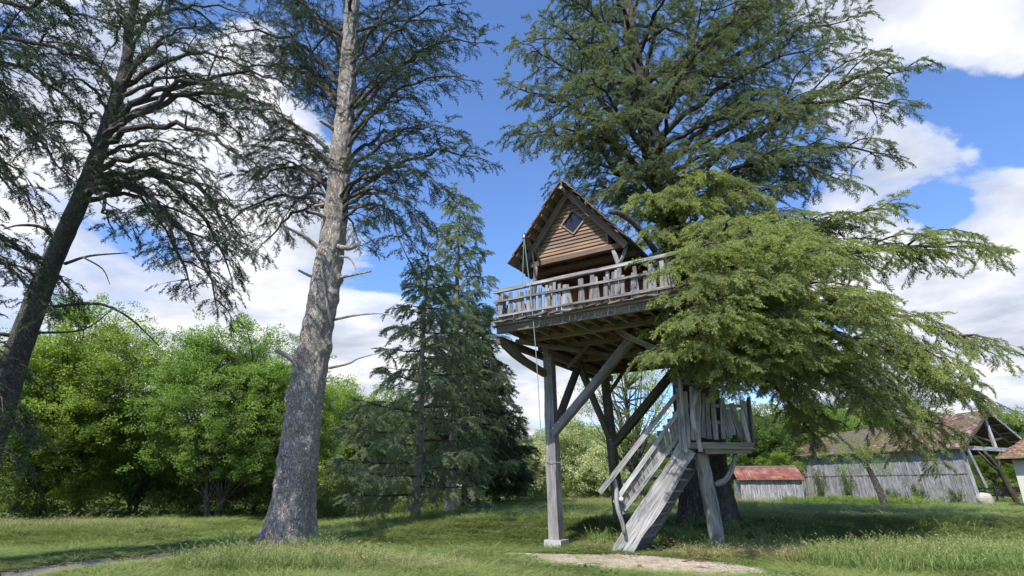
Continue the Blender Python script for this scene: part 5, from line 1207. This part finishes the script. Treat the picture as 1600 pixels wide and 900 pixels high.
# roof: courses of small tiles as stepped rows on both slopes, hipped left end
ov = .45; RH = 6.25
def rp(l, f, side, lift=0.0):
    """f: 0 eave .. 1 ridge"""
    w = (-ov + (BW_ / 2 + ov) * f) if side < 0 else (BW_ + ov - (BW_ / 2 + ov) * f)
    z = EH - .12 + (RH - EH + .12) * f + lift
    sag = -.16 * math.sin(math.pi * max(0, min(1, l / BL))) * f
    sag -= .62 * f * max(0.0, min(1.0, (l - 6.6) / .12))
    return bp(l, w, z + sag)
rows = 26; NL = 110
for side in (-1, 1):
    mb = MB()
    for r_ in range(rows):
        f0, f1 = r_ / rows, (r_ + 1.25) / rows; V = []
        lmax = BL + .3 - 2.0 * f0
        for i in range(NL + 1):
            l = -.45 + (lmax + .45) * i / NL; j = R.uniform(-.02, .02)
            V.append(rp(l, f0, side, .075 + j)); V.append(rp(l, min(1, f1), side, .035)); V.append(rp(l, f0, side, .02))
        F = []
        for i in range(NL):
            a = i * 3; F.append((a, a + 3, a + 4, a + 1) if side < 0 else (a + 1, a + 4, a + 3, a)); F.append((a + 2, a + 5, a + 3, a))
        mb.add(V, F)
    o = mb.build('roof_tiles', 'tile', BARN); o['kind'] = 'stuff'
# hip at the left end
mb = MB(); mb.add([rp(BL + .3, 0, -1, .05), rp(BL - 1.7, 1, -1, .05), rp(BL + .3, 0, 1, .05), rp(BL + .3, 0, -1, 0), rp(BL - 1.7, 1, -1, 0), rp(BL + .3, 0, 1, 0)], [(0, 1, 2), (5, 4, 3), (0, 3, 4, 1), (1, 4, 5, 2)]); mb.build('roof_hip', 'tile', BARN)
mb = MB()
for side in (-1, 1):
    V = [rp(-.45, 0, side, 0), rp(BL - 1.8, 0, side, 0), rp(BL - 1.8, 1, side, -.0), rp(-.45, 1, side, -.0)]
    mb.add([v for v in V] + [v - Vector((0, 0, .03)) for v in V], [(0, 1, 2, 3), (7, 6, 5, 4), (0, 4, 5, 1), (1, 5, 6, 2), (2, 6, 7, 3), (3, 7, 4, 0)])
mb.build('roof_deck', 'dark_wood', BARN)
for side in (-1, 1):
    tim('verge_rafter', 'barn_wood' if side > 0 else 'dark_wood', BARN, rp(-.42, 0, side, -.1), rp(-.42, 1, side, -.1), .08, .14, seg=3)
    for k in range(9): tim('rafter', 'barn_wood' if k % 3 == 0 else 'dark_wood', BARN, rp(.5 + k * 1.3, .02, side, -.08), rp(.5 + k * 1.3, .98, side, -.08), .08, .10, seg=1)
for k in range(5): 
    tim('purlin_end', 'barn_wood', BARN, rp(-.6, .12 + k * .2, 1, -.14), rp(.4, .12 + k * .2, 1, -.14), .1, .1, seg=1)
mb = MB(); V = [bp(BL - .1, .1, -.1), bp(BL - .1, BW_, -.1), bp(BL - .1, BW_, EH), bp(BL - .1, .1, EH)]; mb.add(V + [v + bd1 * .05 for v in V], [(0, 1, 2, 3), (7, 6, 5, 4), (3, 2, 6, 7)]); mb.build('end_wall', 'barn_wood', BARN)

# ------------------------------------------------------------------ shed with rusty sheet roof
SB = Vector(gpt(1161, 42)); SHED = empty('shed', SB); tag(SHED, 'low plank shed with a rusty red sheet metal roof left of the barn', 'shed')
s_l = Vector((0, 0, 0)); e_ = Vector(gpt(1256, 41.2)) - SB; e_.z = 0; ed = e_.normalized(); eb = Vector((-ed.y, ed.x, 0)); SLn = e_.length
mb = MB(); l = 0
while l < SLn:
    w_ = R.uniform(.12, .2); d_ = R.uniform(-.015, .015); timber(mb, ed * (l + w_ / 2) + eb * d_ + Vector((0, 0, -.3)), ed * (l + w_ / 2) + eb * d_ + Vector((0, 0, 1.48)), .02, w_ - .01, up=tuple(ed), seg=1, jit=.003); l += w_
o = mb.build('wall_boards', 'barn_wood', SHED); o['kind'] = 'stuff'
mb = MB()
for (a, b) in ((s_l, s_l + eb * 3), (e_, e_ + eb * 3), (s_l + eb * 3, e_ + eb * 3)):
    timber(mb, a + Vector((0, 0, .7)), b + Vector((0, 0, .7)), .05, 1.7, seg=1)
mb.build('side_walls', 'barn_wood', SHED)
for k in range(7):
    a = -.25 + k * (SLn + .5) / 7; b = a + (SLn + .5) / 7 + .03; V = []; F = []
    nn = 10
    for i in range(nn + 1):
        l = a + (b - a) * i / nn; zz_ = .018 * math.cos(i * math.pi) + .012 * (k % 2)
        V += [ed * l - eb * .25 + Vector((0, 0, 1.50 + zz_ + R.uniform(-.01, .01))), ed * l + eb * 1.75 + Vector((0, 0, 2.42 + zz_)), ed * l - eb * .25 + Vector((0, 0, 1.48 + zz_)), ed * l + eb * 1.75 + Vector((0, 0, 2.40 + zz_))]
    for i in range(nn): q = i * 4; F += [(q, q + 4, q + 5, q + 1), (q + 2, q + 3, q + 7, q + 6), (q, q + 2, q + 6, q + 4)]
    mb = MB(); mb.add(V, F); mb.build('roof_sheet', 'rust', SHED)
tim('ridge_cap', 'metal', SHED, ed * -.25 + eb * 1.75 + Vector((0, 0, 2.45)), ed * (SLn + .25) + eb * 1.75 + Vector((0, 0, 2.45)), .16, .03)
mb = MB(); V = [ed * -.2 + eb * 1.7 + Vector((0, 0, 2.38)), ed * (SLn + .2) + eb * 1.7 + Vector((0, 0, 2.38)), ed * (SLn + .2) + eb * 3.2 + Vector((0, 0, 1.5)), ed * -.2 + eb * 3.2 + Vector((0, 0, 1.5))]
mb.add(V + [v + Vector((0, 0, .03)) for v in V], [(3, 2, 1, 0), (4, 5, 6, 7), (0, 1, 5, 4), (1, 2, 6, 5), (2, 3, 7, 6), (3, 0, 4, 7)]); mb.build('rear_roof', 'rust', SHED)

# ------------------------------------------------------------------ white house at the right edge
wp = Vector(at(1582, 722, 31)); HS = empty('white_house', (wp.x, wp.y, .1)); tag(HS, 'corner of a whitewashed house with clay tile eaves at the right edge', 'house')
mb = MB(); hw = [(0, 0), (4, -3.5), (8, .5), (4.6, 4.6)]
V = [(a, b, -.3) for a, b in hw] + [(a - .0, b, 2.75) for a, b in hw]; mb.add(V, [(0, 1, 5, 4), (1, 2, 6, 5), (2, 3, 7, 6), (3, 0, 4, 7)]); mb.build('wall', 'whitewall', HS)
mb = MB(); ev = [(-.87, -.04), (4.03, -4.33), (8.87, .54), (4.57, 5.43)]; rg = [(3.2, 1.3), (5.2, -.4)]
rows = 14
def lerp(a, b, t): return Vector(a) + (Vector(b) - Vector(a)) * t
E3 = [(a, b, 2.62) for a, b in ev]; G3 = [(a, b, 4.35) for a, b in rg]
for (a, b, c_, d_) in ((E3[0], E3[1], G3[1], G3[0]), (E3[3], E3[0], G3[0], G3[0]), (E3[1], E3[2], G3[1], G3[1]), (E3[2], E3[3], G3[0], G3[1])):
    for r_ in range(rows):
        f0, f1 = r_ / rows, min(1, (r_ + 1.2) / rows); V = []; F = []
        for i in range(49):
            t_ = i / 48; p0 = lerp(a, b, t_); p1 = lerp(d_, c_, t_); q0 = lerp(p0, p1, f0); q1 = lerp(p0, p1, f1); z_ = .05 + (.045 if i % 2 else 0) + R.uniform(-.02, .02)
            V += [q0 + Vector((0, 0, z_)), q1 + Vector((0, 0, .03)), q0]
        for i in range(48): q = i * 3; F += [(q, q + 3, q + 4, q + 1), (q + 2, q + 5, q + 3, q)]
        mb.add(V, F)
o = mb.build('roof_tiles', 'tile_orange', HS); o['kind'] = 'stuff'
mb = MB(); mb.add(E3, [(0, 1, 2, 3)]); mb.add([(a, b, c - .08) for a, b, c in E3], [(3, 2, 1, 0)]); mb.build('eave_boards', 'dark_wood', HS)

# ------------------------------------------------------------------ small things by the barn
def boulder(name, label, c, r):
    import bmesh
    bm = bmesh.new(); bmesh.ops.create_icosphere(bm, subdivisions=3, radius=1)
    for v in bm.verts:
        k = 1 + .18 * noise.noise(v.co * 1.4 + Vector((3, 1, 2))); v.co = Vector((v.co.x * r[0], v.co.y * r[1], v.co.z * r[2])) * k
    me = bpy.data.meshes.new(name); bm.to_mesh(me); bm.free(); me.materials.append(M['stone'])
    me.materials[0] = M['concrete']; o = bpy.data.objects.new(name, me); COL.objects.link(o); o.location = c; tag(o, label, 'boulder'); return o
b_ = at(1540, 783, 35.5); boulder('boulder', 'pale rounded boulder in front of the open end of the barn', (b_[0], b_[1], g1(b_[0], b_[1]) + .38), (.42, .42, .5))
# leaning overgrown tree in front of the barn wall
lt0 = Vector(at(1389, 800, 33)); lt1 = Vector(at(1345, 715, 33.5)); lo = empty('leaning_tree', lt0); tag(lo, 'slanting lichen-covered tree leaning in front of the barn wall', 'tree')
mb = MB(); tube(mb, catmull([(0, 0, -.4), tuple((lt1 - lt0) * .5 + Vector((.1, 0, 0))), tuple(lt1 - lt0), tuple(lt1 - lt0 + Vector((-1.0, .2, 1.3)))], 12), np.linspace(.22, .07, 12), 8, rough=.15); mb.build('trunk', 'cedar_bark', lo, True)
n_ = 90; c_ = np.array(lt1 - lt0); pos = c_ + NR.normal(0, 1, (n_, 3)) * (1.1, .5, .6) + (-.4, 0, .2)
scatter('crown', 'bright', pos, NR.uniform(-.5, .5, (n_, 3)), NR.uniform(.5, .9, n_), lo)
# brambles and creepers at the barn foot
br = None
for i, (l, h_, lab) in enumerate([(1.0, 1.0, 'low bramble at the right corner of the barn wall'), (3.2, 1.3, 'bramble against the right half of the barn wall'), (5.0, 1.0, 'bramble beside the leaning tree'), (8.0, 2.2, 'taller creeper climbing the middle of the barn wall'), (10.2, 2.3, 'creeper climbing the left part of the barn wall'), (12.6, 3.0, 'creeper on the left corner of the barn beside the shed')]):
    p_ = BC + bp(l, -.45, 0); p_.z = g1(p_.x, p_.y)
    if br is None:
        br = empty('bramble', p_); n_ = 46; q_ = NR.normal(0, 1, (n_, 3)) * (.5, .3, .28) + (0, 0, .5); scatter('leaves', 'green', q_, NR.uniform(-.5, .5, (n_, 3)), NR.uniform(.35, .7, n_), br)
        mb = MB()
        for k in range(7): a = k * .9; tube(mb, catmull([(0, 0, -.1), (math.cos(a) * .3, math.sin(a) * .15, .5), (math.cos(a) * .7, math.sin(a) * .2, .8 + .05 * k)], 6), [.012] * 6, 4)
        mb.build('stem', 'twig', br); o = br
    else: o = copy_tree(br, p_, i * .2)
    o.scale = (1, .8, h_); tag(o, lab, 'shrub', 'brambles and creepers on the barn wall')
# rail fence in the field behind
fp = [gpt(1535, 46), gpt(1560, 45), gpt(1590, 44), gpt(1625, 43)]; FE = empty('rail_fence', fp[0]); tag(FE, 'pale rail fence in the field seen through the open barn end', 'fence')
F0 = Vector(fp[0])
for q in fp: tim('post', 'barn_wood', FE, Vector(q) - F0 - Vector((0, 0, .2)), Vector(q) - F0 + Vector((0, 0, 1.15)), .1, .1, up=(0, 1, 0), seg=1)
for hh_ in (.5, 1.0): tim('rail', 'stair_wood', FE, Vector(fp[0]) - F0 + Vector((0, -.06, hh_)), Vector(fp[-1]) - F0 + Vector((0, -.06, hh_)), .04, .1, seg=3)
# ivy on the grey trunk
mb = MB(); n_ = 40; zz2 = NR.uniform(.35, 2.0, n_); a_ = -1.0 + NR.normal(0, .10, n_); rr_ = np.interp(zz2, [0, 2.5], [.66, .53])
pos = np.stack([rr_ * np.cos(a_), rr_ * np.sin(a_), zz2], 1); o = scatter('ivy', 'shade_leaf', pos, NR.uniform(-.5, .5, (n_, 3)), NR.uniform(.10, .2, n_), tall)
